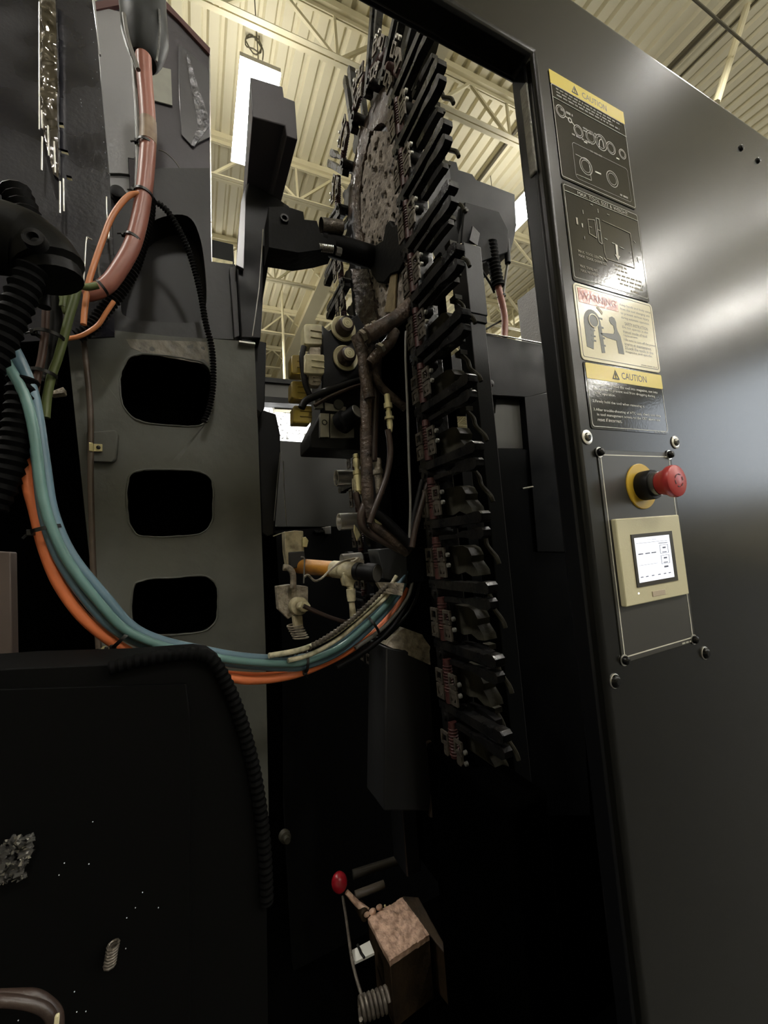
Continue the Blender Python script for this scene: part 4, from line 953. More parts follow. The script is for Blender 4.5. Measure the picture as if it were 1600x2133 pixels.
lf = [onY(*q, .9995) for q in ((262, 706), (272, 724), (300, 735))]; rt = [onY(*q, .9995) for q in ((430, 712), (434, 735), (436, 760))]
rough_sheet('worn_patch', lf, rt, 14, 40, .003, .0011, mat('worn_bare_paint', (120, 114, 102), .55, 0, .9, 26, (72, 70, 64), .4, 90), col, 0, Vector((0, 1, 0)), 60)
obj('rib', MB().prism(poly([(478, 556), (492, 552), (500, 700), (488, 704)], 1.015), (0, .02, 0)), CASTDARK, col, bevel=.002)
a = onY(497, 705, .985); b = onY(532, 714, .985); obj('ledge_glint', MB().box((a.x, .985, b.z - .004), (b.x, 1.06, b.z + .001)), STEEL, col, bevel=.001)  # edge light from the roof put into a bright steel strip
slab('casting_edge', [(529, 708), (555, 713), (551, 850), (545, 860), (534, 852)], 1.05, .05, BLACKP, col, .002)
slab('step_plate', [(536, 850), (575, 862), (584, 905), (584, 960), (572, 1112), (556, 1118), (545, 1110)], 1.10, .05, BLACKP, col, .003)
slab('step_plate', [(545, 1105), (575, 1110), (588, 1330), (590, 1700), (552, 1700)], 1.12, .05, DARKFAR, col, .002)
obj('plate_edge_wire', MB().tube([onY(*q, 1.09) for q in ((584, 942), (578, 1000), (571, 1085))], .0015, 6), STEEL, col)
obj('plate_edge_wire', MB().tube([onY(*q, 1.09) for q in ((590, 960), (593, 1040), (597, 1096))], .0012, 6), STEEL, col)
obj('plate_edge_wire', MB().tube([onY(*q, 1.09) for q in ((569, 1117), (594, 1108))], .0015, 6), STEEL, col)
slab('clip_pad', [(176, 900), (240, 895), (246, 905), (242, 955), (236, 962), (180, 960)], .985, .014, CAST, col, .003)
pc = empty('pipe_clip', onY(200, 930, .97), 'small zinc clip holding a thin pipe to the grey column', 'clip')
slab('strap', [(185, 921), (193, 922), (193, 940), (185, 939)], .966, .012, BRASS, pc, .001)
slab('foot', [(193, 924), (213, 925), (213, 940), (193, 940)], .976, .004, BRASS, pc, .0005)
obj('clip_screw', MB().lathe(onY(205, 932, .975), (0, -1, 0), [(0, .004), (.002, .0036), (.003, .002), (.003, 0)], 12), OILY, pc)
pc2 = empty('pipe_clip', onY(220, 1350, .97), 'small zinc clip low on the column beside the orange hose', 'clip')
slab('foot', [(209, 1347), (231, 1344), (232, 1356), (211, 1358)], .976, .004, BRASS, pc2, .0005)
obj('clip_screw', MB().lathe(onY(222, 1350, .975), (0, -1, 0), [(0, .004), (.002, .0036), (.003, .002), (.003, 0)], 12), OILY, pc2)
hose('thin_pipe', [onY(*q, .975) for q in ((173, 700), (180, 760), (188, 850), (189, 930), (189, 1010), (194, 1180), (199, 1260), (206, 1350))], .0055, mat('brown_pipe', (84, 72, 62), .4, 0, .5, 30, (56, 48, 42)), 'thin brown pipe running down the left edge of the column', 'pipe')

# ------------------------------------------------------------------ electrical box above the column
eb = empty('electrical_box', onY(320, 400, 1.1), 'grey and dark electrical box with a maroon sloping top edge', 'box')
YE = 1.145
slab('case', [(190, 4), (262, -30), (338, 3), (437, 107), (439, 300), (441, 548), (230, 540)], YE, .25, DKBOX, eb, .003)
slab('grey_side_panel', [(198, 10), (275, 30), (283, 326), (278, 330), (266, 328), (271, 405), (229, 408), (215, 250)], YE - .012, .011, GREYBOX, eb, .0015)
slab('top_edge', [(336, 2), (345, 16), (370, 40), (437, 113), (438, 100), (372, 30), (345, 0)], YE - .008, .02, MAROON, eb, .001)
slab('top_edge', [(196, 4), (265, -10), (268, 6), (198, 20)], YE - .016, .01, MAROON, eb, .001)
slab('door_leaf', [(371, 90), (390, 104), (435, 146), (437, 285), (400, 304), (378, 280), (373, 200)], YE - .006, .005, mat('glossy_leaf', (84, 84, 88), .25, 0, .4, 8, (70, 70, 74), .1, 60), eb, .001)
lf = [onY(*q, YE - .008) for q in ((388, 112), (394, 160), (408, 230), (412, 262), (398, 302))]; rt = [onY(*q, YE - .008) for q in ((392, 112), (412, 178), (434, 240), (436, 262), (405, 304))]
rough_sheet('flaking_film', lf, rt, 40, 14, .003, .003, mat('flaking_film', (120, 120, 124), .2, .3, .8, 60, (64, 64, 70), .6, 120), eb, 0, Vector((0, 1, 0)))
slab('label_plate', [(314, 134), (356, 144), (359, 219), (317, 208)], YE - .006, .004, mat('pale_label', (150, 150, 140), .5, 0, .3, 40, (128, 128, 120)), eb, .0005)
slab('label_plate', [(268, 330), (287, 334), (290, 420), (272, 420)], YE - .014, .006, DKBOX, eb, .001)
obj('panel_strap', MB().tube([onY(229, 363, YE - .016), onY(250, 363, YE - .016), onY(270, 365, YE - .016)], .003, 6), RUBBER, eb)
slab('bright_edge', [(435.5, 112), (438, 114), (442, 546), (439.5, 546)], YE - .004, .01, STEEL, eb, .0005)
obj('drain_hook', MB().tube(spline([onY(*q, YE - .01) for q in ((432, 445), (432, 458), (436, 464), (440, 462))], 5), .0016, 6), STEEL, eb)
for q in ((247, 408), (331, 410)):
    c = onY(*q, YE - .01); g = obj('cable_gland', MB().lathe(c, (0, -1, 0), [(0, .020), (.006, .020), (.008, .016), (.016, .016), (.018, .010), (.018, 0)], 22), RUBBER, eb)
obj('gland_band', MB().lathe(onY(331, 408, YE - .03), (0, -.3, -1), [(0, .011), (.016, .011)], 16), mat('band_grey', (110, 112, 108), .4, .4), eb)
obj('thin_lead', MB().tube(spline([onY(*q, YE - .03) for q in ((330, 312), (345, 318), (366, 338), (386, 372), (397, 412), (394, 445), (386, 458), (372, 466))], 6), .0014, 6), GREYCABLE, eb)
obj('lead_clip', MB().tube([onY(393, 410, YE - .032), onY(392, 430, YE - .032)], .005, 8), BRASS, eb)
a = onY(432, 496, 2.5); b = onY(486, 508, 2.5); fmt = empty('far_machine', (a.x, 2.6, 0), 'black machine top seen in the gap right of the electrical box', 'machine')
z_ = onY(460, 541, 2.5).z
obj('machine_top', MB().box((a.x - .1, 2.5, z_), (b.x, 2.8, a.z)), BLACKP, fmt, bevel=.004)
obj('pale_ledge', MB().box((a.x - .1, 2.49, z_ - .03), (b.x - .01, 2.8, z_ - .002)), CREAM, fmt, bevel=.002)
obj('added_leg', MB().box((a.x - .1, 2.52, 0), (b.x - .04, 2.8, z_ - .03)), DARKFAR, fmt)  # hidden box added under the machine top as a support from the floor

# rubber boot, orange main cable with its companions
bt = empty('cable_boot', onY(303, 60, .9), 'large black rubber boot from which the salmon cable hangs', 'boot')
P_ = [onY(*q, .90) for q in ((296, -60), (298, 10), (302, 60), (302, 105), (299, 128))]
pl = spline(P_, 6); uu = pxm(300, 60, .9)
rr_ = [(44 if i < len(pl) * .55 else 44 - (i - len(pl) * .55) / (len(pl) * .45) * 22) * uu for i in range(len(pl))]
obj('boot_body', MB().tube(pl, rr_, 22), mat('boot_rubber', (44, 46, 46), .5, 0, .4, 14, (30, 32, 32), .2, 50, spec=.25), bt)
P_ = [onY(*q, .86) for q in ((258, 30), (266, 80), (282, 128), (288, 145))]; obj('boot_rib', MB().tube(spline(P_, 5), .0045, 10), GREYCABLE, bt)
P_ = [onY(*q, .862) for q in ((331, 20), (333, 60), (330, 100), (326, 128))]; obj('wet_seam', MB().tube(spline(P_, 5), .0022, 8), mat('wet_seam', (150, 152, 156), .15, .4, .6, 60, (70, 72, 76)), bt)
main_pts = [(299, 118), (301, 160), (306, 220), (309, 280), (306, 340), (300, 400), (291, 455), (275, 512), (250, 558), (226, 590), (200, 606), (172, 612)]
hose('main_cable', [onY(*q, .88) for q in main_pts], 15.5 * pxm(290, 400, .88), SALMON, 'thick salmon cable curving down from the black boot', 'cable', n=10, seg=18)
mc = COL.objects['main_cable']; obj('tape_wrap', MB().tube([onY(*q, .88) for q in ((308, 252), (309, 275), (308, 298))], 16.4 * pxm(290, 400, .88), 18), mat('stained_tape', (150, 128, 104), .5, 0, .7, 40, (110, 84, 66)), mc)
hose('companion_cable', [onY(*q, .885) for q in ((278, 120), (283, 180), (288, 250), (289, 320), (286, 390), (287, 402))], 5.5 * pxm(285, 300, .885), GREYCABLE, 'thin pale grey cable running beside the thick salmon cable', 'cable')
hose('loop_cable', [onY(*q, .87) for q in ((290, 404), (272, 406), (252, 424), (230, 458), (212, 505), (197, 548), (184, 592), (177, 640), (174, 676))], 5.6 * pxm(220, 500, .87), TANCABLE, 'thin orange cable looping left of the thick salmon cable', 'cable')
hose('loop_cable', [onY(*q, .89) for q in ((237, 628), (222, 650), (205, 676), (180, 694), (160, 702), (136, 706))], 4.5 * pxm(200, 680, .89), TANCABLE, 'short thin orange cable emerging under the black braided sleeve', 'cable')
def braid(name, pts, Y, r, mm, label, n=10, pitch=.006, amp=.16):
    pl = resample(spline([onY(*q, Y) for q in pts], n), pitch / 4)
    return tag(obj(name, MB().tube(pl, [r * (1 + amp * math.sin(i * math.pi / 2)) for i in range(len(pl))], 12), mm), label, 'cable')
braid('braided_sleeve', [(310, 412), (308, 450), (296, 500), (276, 560), (246, 612), (214, 650), (188, 684), (160, 702)], .905, 12 * pxm(280, 540, .9), RUBBER, 'black braided sleeve following behind the thick salmon cable', pitch=.008)
braid('spiral_cable', [(306, 418), (330, 424), (352, 444), (375, 482), (392, 520), (404, 556), (418, 612), (428, 670), (442, 730), (444, 800), (436, 850), (424, 880)], .965, 5.2 * pxm(390, 560, .965), RUBBER, 'black spiral-wrapped cord arching down over the column windows', pitch=.007, amp=.28)
hose('lead_wire', [onY(*q, .90) for q in ((172, 610), (176, 560), (180, 500), (186, 497), (192, 500))], .0016, STEEL, 'thin bright bent wire behind the orange loop', 'wire')
hose('lead_wire', [onY(*q, .90) for q in ((222, 410), (223, 450), (227, 480), (226, 498))], .0016, STEEL, 'thin bright wire hanging from the grey gland bracket', 'wire')
hose('lead_wire', [onY(*q, .89) for q in ((203, 522), (206, 560), (209, 588))], .0016, GREYCABLE, 'thin grey wire from the loop to the lower tie', 'wire')
def tie_px(px, py, Y, axpx, rpx, label):
    a = onY(px - axpx[0], py - axpx[1], Y); b = onY(px + axpx[0], py + axpx[1], Y); return tie(onY(px, py, Y), b - a, rpx * pxm(px, py, Y), label)
tie_px(304, 302, .88, (-1, 10), 17, 'black cable tie high on the thick salmon cable')
tie_px(299, 404, .88, (-2, 10), 18, 'black cable tie where the orange loop leaves the salmon cable')
tie_px(277, 498, .88, (-5, 10), 17.5, 'brown-black cable tie halfway down the salmon cable')
tie_px(212, 600, .88, (-10, 5), 17, 'black cable tie at the foot of the salmon cable')

# ------------------------------------------------------------------ far left: wet black sheet, reflection strip, fittings
sh_ = empty('way_cover', onY(120, 300, .93), 'wet black sheet metal cover filling the top left corner', 'cover')
YS = .945
tabs = (((119, 252), (130, 254), (133, 267), (121, 262)), ((120, 253.5), (131, 255), (134, 267), (120.5, 263.5)), ((126, 309), (141, 313), (143, 323), (126, 318)), ((138, 364), (149, 367), (151, 377), (138, 373)))[1:]
m = MB().prism([poly([(-80, -80), (184, -60), (203, 95), (216, 240), (228, 370), (236, 520), (238, 700), (-80, 720)], YS)] + [poly(q, YS) for q in tabs], (0, .006, 0))
obj('cover_sheet', m, mat('wet_black_paint', (30, 30, 38), .3, 0, .4, 5, (18, 18, 24), .12, 120, .12), sh_)
slab('corner_glint', [(188, -30), (194, -30), (205, 60), (210, 112), (206, 112), (200, 60)], YS - .004, .006, mat('glint_pale', (225, 228, 235), .12, .2), sh_, .001)  # lamp's glint on the cover edge painted as a near-white strip
lf = [onY(*q, YS - .03) for q in ((79, -40), (80, 60), (80, 150), (82, 230), (96, 300), (112, 365))]; rt = [onY(*q, YS - .03) for q in ((114, -40), (118, 60), (119, 150), (119, 230), (121, 300), (122, 372))]
rough_sheet('reflection_strip', lf, rt, 90, 12, .012, .006, REFLSTRIP, sh_, 0, Vector((0, 1, 0)), 34)  # strip added to imitate the reflection in the black sheet
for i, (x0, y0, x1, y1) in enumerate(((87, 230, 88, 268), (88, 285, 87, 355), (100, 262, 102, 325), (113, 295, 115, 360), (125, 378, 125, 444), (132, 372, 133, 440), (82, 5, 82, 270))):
    obj('bright_line', MB().tube([onY(x0, y0, YS - .034), onY(x1, y1, YS - .034)], .0016 if i < 6 else .0012, 6), STEEL, sh_)  # thin steel-toned vertical lines in front of the sheet
dm = MB()
for q in ((191, 61), (195, 88), (199, 124), (202, 150), (193, 163), (206, 184), (208, 208), (200, 224), (211, 242), (214, 264), (216, 296), (219, 318), (221, 349), (223, 369), (168, 207), (169, 214), (170, 221), (190, 26)):
    dm.ball(onY(*q, YS - .0005), .0008, 8)
o = obj('water_beads', dm, DROPM, sh_); o['kind'] = 'stuff'
tag(slab('rose_brown_sheet', [(-60, 1145), (22, 1150), (26, 1390), (20, 2600), (-60, 2600)], .95, .03, mat('faded_rose_panel', (84, 72, 66), .5, 0, .3, 6, (66, 58, 54))), 'faded brown panel edge at the far left behind the blue hoses', 'panel')
ef = empty('elbow_fitting', onY(60, 520, .62), 'large dark elbow fitting at the left edge above the conduit', 'fitting')
obj('elbow_body', MB().tube(spline([onY(*q, .62) for q in ((-40, 490), (20, 500), (70, 520), (100, 552), (112, 585))], 6), [.042] * 12 + [.040] * 8 + [.033] * 5, 20), mat('elbow_paint', (16, 16, 15), .5, 0, .4, 12, (10, 10, 10), .2, 60, spec=.15), ef)
obj('elbow_port', MB().lathe(onY(78, 508, .575), (-.1, -1, 0), [(0, .012), (.012, .011), (.012, .006), (.004, .005)], 18, False), OILY, ef)
ribbed('gland_ribs', [onY(*q, .63) for q in ((30, 395), (46, 430), (60, 470))], .016, RUBBER, ef, .010, .12)
CONDU = mat('conduit_black', (5, 5, 5), .7, 0, .4, 30, (6, 6, 6), .1, 200, spec=.06)
def conduit(pts, Y, rpx, label, pitch=.012):
    o = ribbed('corrugated_conduit', [onY(*q, Y) for q in pts], rpx * pxm(*pts[1], Y), CONDU, None, pitch, .10, 18); return tag(o, label, 'conduit')
conduit([(66, 560), (52, 600), (30, 650), (5, 705), (-30, 770)], .60, 27, 'thick black corrugated conduit leaving the elbow at the left edge')
conduit([(48, 790), (42, 860), (30, 930), (10, 1000), (-20, 1060)], .66, 26, 'second black corrugated conduit lower at the left edge')
hose('small_conduit', [onY(*q, .66) for q in ((84, 560), (90, 590), (92, 640))], .008, RUBBER, 'thin ribbed black tube beside the thick conduit')
for pts, r, mm, lab in (([(132, 520), (139, 545), (141, 572), (136, 605), (131, 640)], 7, GREENHOSE, 'short dull green hose nearest the elbow fitting'),
                        ([(140, 530), (153, 548), (163, 580), (158, 615), (146, 655), (134, 700), (121, 745), (107, 785), (98, 830), (95, 870)], 8, GREENHOSE, 'long dull green hose bending down past the column'),
                        ([(128, 615), (136, 650), (141, 640), (152, 600)], 5, GREENHOSE, 'olive hose between the two green hoses')):
    hose('green_hose', [onY(*q, .74) for q in pts], r * pxm(140, 600, .74), mm, lab)
hose('green_hose', [onY(*q, .84) for q in ((160, 592), (180, 598), (204, 594))], .006, GREENHOSE, 'short green hose end at the foot of the salmon cable')
hose('brown_hose', [onY(*q, .73) for q in ((96, 640), (93, 700), (86, 750), (78, 785), (72, 830))], 7 * pxm(90, 700, .73), mat('rose_brown_hose', (84, 62, 56), .4, 0, .4, 12, (60, 46, 42)), 'red-brown hose hanging between the conduit and the green hose')
hose('black_hose', [onY(*q, .76) for q in ((112, 610), (112, 690), (104, 760), (100, 800))], .011, RUBBER, 'black hose behind the red-brown hose at left')
tie_px(103, 700, .735, (-2, 10), 26, 'black cable tie round the green and brown hoses')
tie_px(92, 778, .735, (-3, 10), 22, 'lower black cable tie round the green and brown hoses')
tag(slab('bracket', [(100, 817), (132, 805), (134, 818), (104, 822)], .95, .02, GRIMEL), 'small pale grimy bracket left of the column', 'bracket')

# ------------------------------------------------------------------ the swooping bundle of blue, teal and orange hoses
YBn = lambda px: .66 if px < 60 else (.66 + (px - 60) / 580 * .12 if px < 640 else .78 + (px - 640) / 200 * .07)
def bundle(name, pts, rpx, mm, label, dy=0.0):
    P_ = [onY(a, b, YBn(a) + dy) for a, b in pts]; return hose(name, P_, rpx * pxm(300, 1350, .72), mm, label, 'hose', 8, 14)
bundle('blue_hose', [(-6, 728), (18, 765), (48, 820), (64, 879), (78, 958), (90, 1058), (110, 1132), (147, 1203), (199, 1272), (247, 1316), (319, 1350), (398, 1368), (498, 1384), (600, 1391), (640, 1386), (700, 1362), (752, 1325), (796, 1282), (832, 1236), (850, 1195)], 9.5, BLUEHOSE, 'outer blue hose of the swooping bundle')
bundle('blue_hose', [(14, 700), (42, 752), (66, 812), (80, 879), (94, 975), (110, 1068), (150, 1158), (222, 1246), (274, 1304), (330, 1332), (405, 1350), (500, 1367), (590, 1372), (645, 1366), (705, 1338), (752, 1300), (796, 1258), (828, 1220), (846, 1190)], 9.5, BLUEHOSE, 'inner blue hose of the swooping bundle', -.004)
bundle('teal_hose', [(6, 745), (40, 800), (60, 850), (74, 920), (88, 1030), (112, 1110), (150, 1182), (212, 1262), (262, 1312), (330, 1343), (400, 1360), (500, 1377), (600, 1383), (642, 1376), (704, 1350), (752, 1312), (796, 1270), (830, 1228)], 8.5, TEALHOSE, 'teal hose running between the two blue hoses', -.014)
bundle('teal_hose', [(20, 730), (52, 800), (72, 870), (88, 975), (104, 1062), (134, 1140), (206, 1240), (262, 1300), (325, 1336), (402, 1352), (500, 1374), (596, 1378)], 6, TEALHOSE, 'thin teal hose at the back of the swooping bundle', .012)
bundle('orange_hose', [(54, 930), (57, 998), (75, 1068), (92, 1138), (120, 1210), (166, 1278), (222, 1328), (278, 1364), (340, 1390), (410, 1404), (480, 1412), (520, 1417), (581, 1412), (636, 1398), (704, 1368), (752, 1338), (796, 1302), (828, 1262), (846, 1225)], 10.5, ORHOSE, 'orange hose along the underside of the swooping bundle', .012)
bundle('orange_hose', [(380, 1392), (440, 1398), (500, 1403), (560, 1404), (620, 1396), (690, 1370)], 5, ORHOSE, 'thin orange hose beside the thick orange hose', .022)
bundle('dusty_hose', [(560, 1366), (630, 1352), (690, 1325), (740, 1288), (785, 1250), (812, 1222), (826, 1200)], 6.5, DUSTYHOSE, 'dusty pale hose on top of the bundle at its right end', -.022)
bundle('dusty_hose', [(600, 1376), (650, 1362), (706, 1330), (752, 1292), (800, 1248), (826, 1215)], 6, DUSTYHOSE, 'second dusty pale hose in the bundle at its right end', -.026)
pl = resample(spline([onY(*q, .76) for q in ((560, 1366), (625, 1356), (690, 1322), (745, 1280), (790, 1236), (808, 1218))], 10), .002)
tag(obj('spring_hose', MB().tube(pl, [.0048 * (1 + .22 * math.sin(i * math.pi / 2)) for i in range(len(pl))], 10), DULLST), 'fine ribbed metal hose lying on the bundle at its right end', 'hose')
bundle('black_hose', [(700, 1392), (752, 1362), (806, 1318), (842, 1268), (860, 1222), (868, 1195)], 9, RUBBER, 'black hose hanging below the right end of the bundle', .0)
bundle('black_hose', [(740, 1350), (800, 1306), (846, 1250), (858, 1215), (862, 1190)], 6, GREYCABLE, 'dark grey hose inside the right end of the bundle', -.01)
bundle('black_hose', [(800, 1330), (850, 1280), (872, 1235), (876, 1200)], 7, RUBBER, 'outermost black hose at the clamp block', .01)
for (px, py), ax, r, lab in (((66, 858), (3, 10), 17, 'black cable tie round the blue hoses near the conduit'), ((98, 1102), (3, 10), 27, 'black cable tie round the bundle halfway down'), ((258, 1327), (9, 7), 26, 'black cable tie where the bundle turns toward the column'),
                            ((378, 1362), (10, 3), 18, 'black cable tie above the conduit on the black cabinet'), ((636, 1376), (10, -1), 24, 'black cable tie at the lowest point of the bundle'), ((772, 1300), (8, -7), 27, 'black cable tie near the clamp block at the right end of the bundle')):
    tie_px(px, py, YBn(px), ax, r, lab)

# ------------------------------------------------------------------ behind: grey cover, window, cross beam, dark backs
rc = empty('rear_cover', onY(680, 1098, 1.7), 'flat dark grey cover behind the hose fittings', 'cover')
slab('cover_plate', [(566, 916), (650, 922), (780, 930), (780, 1098), (566, 1098)], 1.7, .05, mat('rear_cover_paint', (54, 54, 50), .45, 0, .3, 3, (46, 46, 43), .05, 100), rc, .003)
m = MB().box((onY(575, 1090, 1.72).x, 1.71, .1), (onY(775, 1090, 1.72).x, 1.74, onY(680, 1094, 1.72).z)); obj('stand', m, DARKFAR, rc)  # dark slab added under the hanging cover to carry it to the base
bm2 = empty('cross_beam', onY(600, 815, 2.6), 'dark cross beam in the distance left of the solenoids', 'beam')
slab('top_flange', [(520, 782), (700, 800), (700, 808), (520, 792)], 2.6, .1, BLACKP, bm2, 0)
slab('web_plate', [(520, 792), (700, 808), (700, 836), (520, 823)], 2.62, .05, mat('beam_grey', (62, 62, 58), .5), bm2, 0)
slab('bottom_flange', [(520, 823), (700, 836), (700, 846), (520, 836)], 2.6, .1, BLACKP, bm2, 0)
slab('pale_ledge', [(570, 841), (660, 847), (660, 856), (572, 852)], 2.7, .06, CREAM, bm2, 0)
LITPANE = bpy.data.materials.new('backlit_pane'); LITPANE.use_nodes = True
nt = LITPANE.node_tree; b = nt.nodes['Principled BSDF']; b.inputs['Base Color'].default_value = (.6, .6, .6, 1); b.inputs['Roughness'].default_value = .3
tcn = nt.nodes.new('ShaderNodeTexCoord'); nz_ = nt.nodes.new('ShaderNodeTexNoise'); nz_.inputs['Scale'].default_value = 55; nz_.inputs['Detail'].default_value = 4
mr = nt.nodes.new('ShaderNodeMapRange'); mr.inputs['From Min'].default_value = .40; mr.inputs['From Max'].default_value = .47; mr.inputs['To Min'].default_value = .2; mr.inputs['To Max'].default_value = 3.6
nt.links.new(tcn.outputs['Object'], nz_.inputs['Vector']); nt.links.new(nz_.outputs['Fac'], mr.inputs['Value']); nt.links.new(mr.outputs['Result'], b.inputs['Emission Strength'])
b.inputs['Emission Color'].default_value = (1, 1, .97, 1)
wn = empty('window_1', onY(610, 890, 2.8), 'bright speckled backlit pane below the cross beam', 'window'); wn['kind'] = 'structure'; del wn['category']
slab('pane', [(548, 836), (590, 860), (700, 868), (700, 930), (548, 930)], 2.8, .01, LITPANE, wn, 0)
slab('pane_frame', [(549, 826), (554, 824), (574, 846), (568, 850)], 2.78, .02, WHTAG, wn, 0)
m = MB().box((-1.3, 2.3, 0), (3.2, 2.4, onY(700, 1090, 2.3).z)); tag(obj('rear_dark_sheet', m, DARKFAR), 'near-black sheet added for the dark at the back of the machine', 'guard')  # black wall added to close the view and stand for darkness
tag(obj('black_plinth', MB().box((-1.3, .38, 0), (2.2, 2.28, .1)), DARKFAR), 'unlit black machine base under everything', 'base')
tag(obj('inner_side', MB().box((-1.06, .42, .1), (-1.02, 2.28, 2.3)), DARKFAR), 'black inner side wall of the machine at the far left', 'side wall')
tag(obj('left_dark_sheet', MB().box((-1.0, 1.32, .1), (-.22, 1.36, onY(100, 690, 1.32).z + .3)), DARKFAR), 'near-black sheet added for the dark left of the grey column', 'guard')  # dark sheet added to fill the gap with shade
tag(obj('dark_back', MB().box((onY(560, 1098, 1.5).x, 1.5, .1), (onY(960, 1098, 1.5).x, 1.53, onY(700, 1098, 1.5).z)), mat('back_black', (6, 6, 6), .8, spec=.1)), 'near-black sheet added for the dark behind the amber cylinder', 'back plate')  # near-black sheet stands in for the dark background
slab('roller_end', [(676, 1098), (689, 1096), (690, 1112), (677, 1112)], 1.48, .2, STEEL, rc, .001)
slab('hinge_rod', [(656, 1104), (688, 1104), (688, 1109), (656, 1109)], 1.485, .2, OILY, rc, .001)

# lower casting under the clamp block
lc = empty('lower_casting', onY(845, 1500, .84), 'dark casting with a grimy chip-covered top below the clamp block', 'casting')
lf = [onY(*q, .86) for q in ((842, 1308), (820, 1326), (806, 1345))]; rt = [onY(*q, .84) for q in ((880, 1322), (894, 1345), (896, 1385))]
rough_sheet('chip_heap', lf, rt, 16, 24, .05, .006, GRIMEL, lc, 0, Vector((0, 1, 0)), 50)
slab('casting_body', [(804, 1348), (822, 1352), (870, 1356), (896, 1384), (905, 1550), (908, 1690), (800, 1690)], .85, .1, CASTDARK, lc, .004)
hose('lower_tube', [onY(*q, .80) for q in ((893, 1545), (902, 1600), (903, 1660), (898, 1700))], .006, BROWNHOSE, 'faint dark tube low behind the casting')
tag(obj('small_valve', MB().lathe(onY(592, 1740, 1.5), (.1, -1, .1), [(0, .02), (.02, .018), (.022, .010), (.04, .010), (.04, 0)], 16), mat('olive_valve', (40, 37, 26), .6)), 'dim olive valve in the dark below the bundle', 'valve')

# ------------------------------------------------------------------ lower left: black cabinet with conduit over its edge
YF_ = .56
cbn = empty('front_cabinet', onY(250, 1700, .6), 'black cabinet filling the lower left in front of the hoses', 'cabinet')
slab('cabinet_body', [(-90, 1402), (20, 1393), (250, 1383), (400, 1370), (432, 1374), (458, 1392), (485, 1440), (505, 1500), (528, 1600), (545, 1720), (556, 1900), (560, 2300), (-90, 2300)], YF_, .09, mat('cabinet_black', (4, 4, 4), .7, 0, .4, 6, (2, 2, 2), .05, 200, spec=.1), cbn, .006)
slab('cover_plate', [(-90, 1440), (390, 1425), (398, 1500), (396, 2300), (-90, 2300)], YF_ - .006, .005, mat('cover_black', (3, 3, 3), .7, spec=.1), cbn, .002)
conduit([(228, 1392), (300, 1374), (390, 1362), (440, 1374), (474, 1428), (502, 1500), (526, 1590), (542, 1680), (552, 1780), (556, 1880)], YF_ - .006, 14, 'black corrugated conduit draped over the edge of the black cabinet', .008)
dm = MB()
for q in ((185, 1800), (134, 1798), (123, 1823), (282, 1891), (297, 1859), (330, 1891), (264, 1912), (262, 1976), (155, 2066), (160, 2108), (179, 2107), (38, 2126), (193, 1712)): dm.ball(onY(*q, YF_ - .0065), .0006, 8)
o = obj('water_beads', dm, DROPM, cbn); o['kind'] = 'stuff'
# heap of chips, coil, loop of tube at the bottom left
rnd = random.Random(5); cm = MB()
for q in range(150):
    u, v = rnd.random(), rnd.random(); x = 8 + u * 62 - v * 22; y = 1752 + v * 92 - u * 14
    p = onY(x, y, .53 + rnd.uniform(0, .02)); s = rnd.uniform(.0015, .0045)
    M = Matrix.Translation(p) @ Matrix.Rotation(rnd.uniform(0, 6), 4, Vector((rnd.random(), rnd.random(), rnd.random() + .1)))
    cm.hexa([M @ Vector(a) for a in ((-s, -s * .6, -s * .3), (s, -s * .5, -s * .3), (s * .8, s * .7, -s * .2), (-s * .7, s * .6, -s * .3), (-s * .8, -s * .5, s * .3), (s * .7, -s * .6, s * .2), (s, s * .5, s * .3), (-s, s * .6, s * .2))])
o = obj('metal_chips', cm, mat('wet_chips', (120, 118, 114), .18, .8), sm=False); o['kind'] = 'stuff'; tag(o, 'glinting heap of wet metal chips at the lower left', 'metal chips')
tag(slab('chip_tray', [(-40, 1810), (40, 1760), (78, 1768), (44, 1838), (-40, 1860)], .555, .004, OILY), 'dark oily bracket carrying the glinting chips', 'bracket')
pts = []
for q in range(56):
    t = q / 55; c = onY(236, 1966, .545).lerp(onY(228, 2012, .545), t); an = q * .8; pts.append(c + Vector((math.cos(an) * .005, math.sin(an) * .005, 0)))
tag(obj('small_spring', MB().tube(pts, .0013, 6), DULLST), 'small dark coil spring on the black cabinet', 'spring')
hose('drain_tube', [onY(*q, .50) for q in ((-40, 2076), (20, 2074), (70, 2074), (100, 2090), (120, 2115), (122, 2160))], .0045, BROWNHOSE, 'upper curved brown tube at the bottom left corner', 'tube')
hose('drain_tube', [onY(*q, .495) for q in ((-40, 2084), (30, 2086), (80, 2096), (105, 2116), (116, 2160))], .0045, BROWNHOSE, 'lower curved brown tube at the bottom left corner', 'tube')
tag(slab('tube_tag', [(113, 2118), (124, 2112), (121, 2150), (110, 2150)], .485, .003, CREAM), 'pale tag on the curved tubes at the bottom left', 'tag')

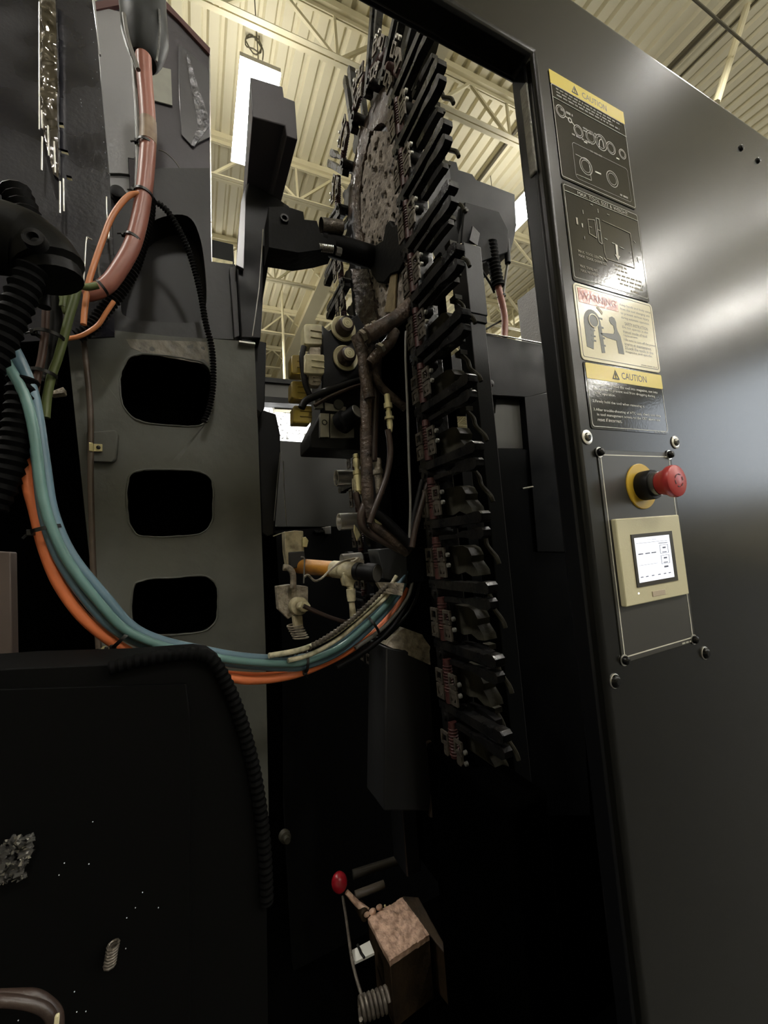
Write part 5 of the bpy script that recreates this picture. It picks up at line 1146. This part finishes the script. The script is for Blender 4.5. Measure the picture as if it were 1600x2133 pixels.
# ------------------------------------------------------------------ bottom centre: rusty block, red ball lever, tag, spring
ZB = .55
T4 = [onZ(*q, ZB) for q in ((766, 1912), (838, 1868), (894, 1946), (812, 2002))]
blk = empty('rusty_block', (T4[0] + T4[1] + T4[2] + T4[3]) / 4 - Vector((0, 0, .16)), 'rusty chip-crusted steel block low in the dark', 'block')
rough_sheet('crusted_top', [T4[0], T4[3]], [T4[1], T4[2]], 44, 40, .012, .0035, RUST, blk, 0, Vector((0, 0, -1)), 70)
dz = Vector((0, 0, -.012)); bt4 = [p + dz for p in T4]
obj('block_body', MB().hexa([p + Vector((0, 0, -.13)) for p in bt4[::-1]] + bt4[::-1]), RUSTSHADE, blk, bevel=.002)
cc = sum(bt4, Vector((0, 0, 0))) / 4; pb = [cc + (p - cc) * .8 for p in bt4]
obj('added_post', MB().hexa([Vector((p.x, p.y, .1)) for p in pb[::-1]] + [p + Vector((0, 0, -.129)) for p in pb[::-1]]), DARKFAR, blk)  # dark post added under the floating block to hold it up
F4 = [onZ(*q, ZB - .03) for q in ((838, 1866), (872, 1868), (950, 2010), (896, 1950))]
obj('side_flange', MB().hexa([p + Vector((0, 0, -.12)) for p in F4[::-1]] + F4[::-1]), RUSTSHADE, blk, bevel=.003)
for q, s in (((776, 1899), .010), ((790, 1890), .009), ((764, 1905), .008)): obj('crust_lump', MB().ball(onZ(*q, ZB + .004), s, 12, (1, .8, .7)), RUST, blk)
obj('brass_dot', MB().ball(onZ(802, 1887, ZB + .006), .003, 10), BRASS, blk)
lev = empty('ball_lever', onZ(707, 1838, ZB + .06), 'red ball knob on a rusty lever beside the crusted block', 'lever')
cb_ = onZ(707, 1838, ZB + .06); rb = 16.5 * (cb_ - EYE).dot(FWD) / FPX
obj('ball_knob', MB().ball(cb_, rb, 24, (1, 1, 1.15)), REDBALL, lev)
a = onZ(722, 1858, ZB + .045); b = onZ(744, 1882, ZB + .015); c = onZ(766, 1900, ZB + .0)
obj('lever_rod', MB().tube([a, b, c], [.006, .0075, .009], 12), RUST, lev)
obj('lever_boss', MB().tube([onZ(748, 1886, ZB), onZ(762, 1908, ZB)], .013, 14), RUSTSHADE, lev)
obj('cross_bar', MB().tube([onZ(735, 1822, ZB), onZ(835, 1790, ZB)], .012, 12), mat('dim_bar', (52, 48, 42), .5), lev)
obj('cross_bar', MB().tube([onZ(740, 1865, ZB), onZ(800, 1842, ZB)], .010, 12), mat('dim_bar2', (84, 76, 66), .5), lev)
tg = empty('paper_tag', onZ(755, 1985, ZB - .02), 'small white tag strapped on a post left of the rusty block', 'tag')
Q = [onZ(*q, ZB) for q in ((731, 1980), (770, 1959), (780, 1984), (737, 2005))]
obj('tag_face', MB().hexa([p + Vector((0, 0, -.006)) for p in Q[::-1]] + Q[::-1]), WHTAG, tg, bevel=.0005)
obj('tag_post', MB().hexa([p + Vector((0, 0, -.25)) for p in Q[::-1]] + [p + Vector((0, 0, -.0065)) for p in Q[::-1]]), DARKFAR, tg)
obj('tag_strap', MB().tube([onZ(745, 1968, ZB + .003), onZ(752, 1985, ZB + .003), onZ(759, 1995, ZB + .002)], .003, 8), OILY, tg)
hose('pull_wire', [onZ(*q, ZB + .01) for q in ((714, 1868), (722, 1920), (731, 1985), (736, 2012), (746, 2050), (760, 2094))], .0035, DULLST, 'thin steel wire hanging from the red ball past the tag', 'wire')
pts = []
A = onZ(748, 2104, ZB); B = onZ(808, 2080, ZB); ax = (B - A).normalized(); s1 = ax.cross(Vector((0, 0, 1))).normalized(); s2 = ax.cross(s1)
for q in range(7 * 14):
    t = q / 97; an = q * 2 * math.pi / 14; pts.append(A.lerp(B, t) + (s1 * math.cos(an) + s2 * math.sin(an)) * .017)
sp_ = empty('coil_spring', A, 'bright coil spring at the bottom below the white tag', 'spring')
obj('coil', MB().tube(pts, .0042, 8), DULLST, sp_)

# ------------------------------------------------------------------ repeats share a group phrase
from collections import Counter
tops = [o for o in COL.objects if not o.parent and 'category' in o]
cnt = Counter(o.name.split('.')[0] for o in tops)
PHR = {'cable_tie': 'black cable ties', 'hydraulic_hose': 'oily hoses around the valve block', 'blue_hose': 'blue hoses of the bundle', 'teal_hose': 'teal hoses of the bundle', 'orange_hose': 'orange hoses of the bundle',
       'dusty_hose': 'dusty hoses of the bundle', 'black_hose': 'black hoses', 'green_hose': 'green hoses at the left', 'lead_wire': 'thin wires at the electrical box', 'caution_sign': 'signs on the panel'}
for o in tops:
    k = o.name.split('.')[0]
    if cnt[k] > 1 and 'group' not in o: o['group'] = PHR.get(k, k.replace('_', ' ') + 's')
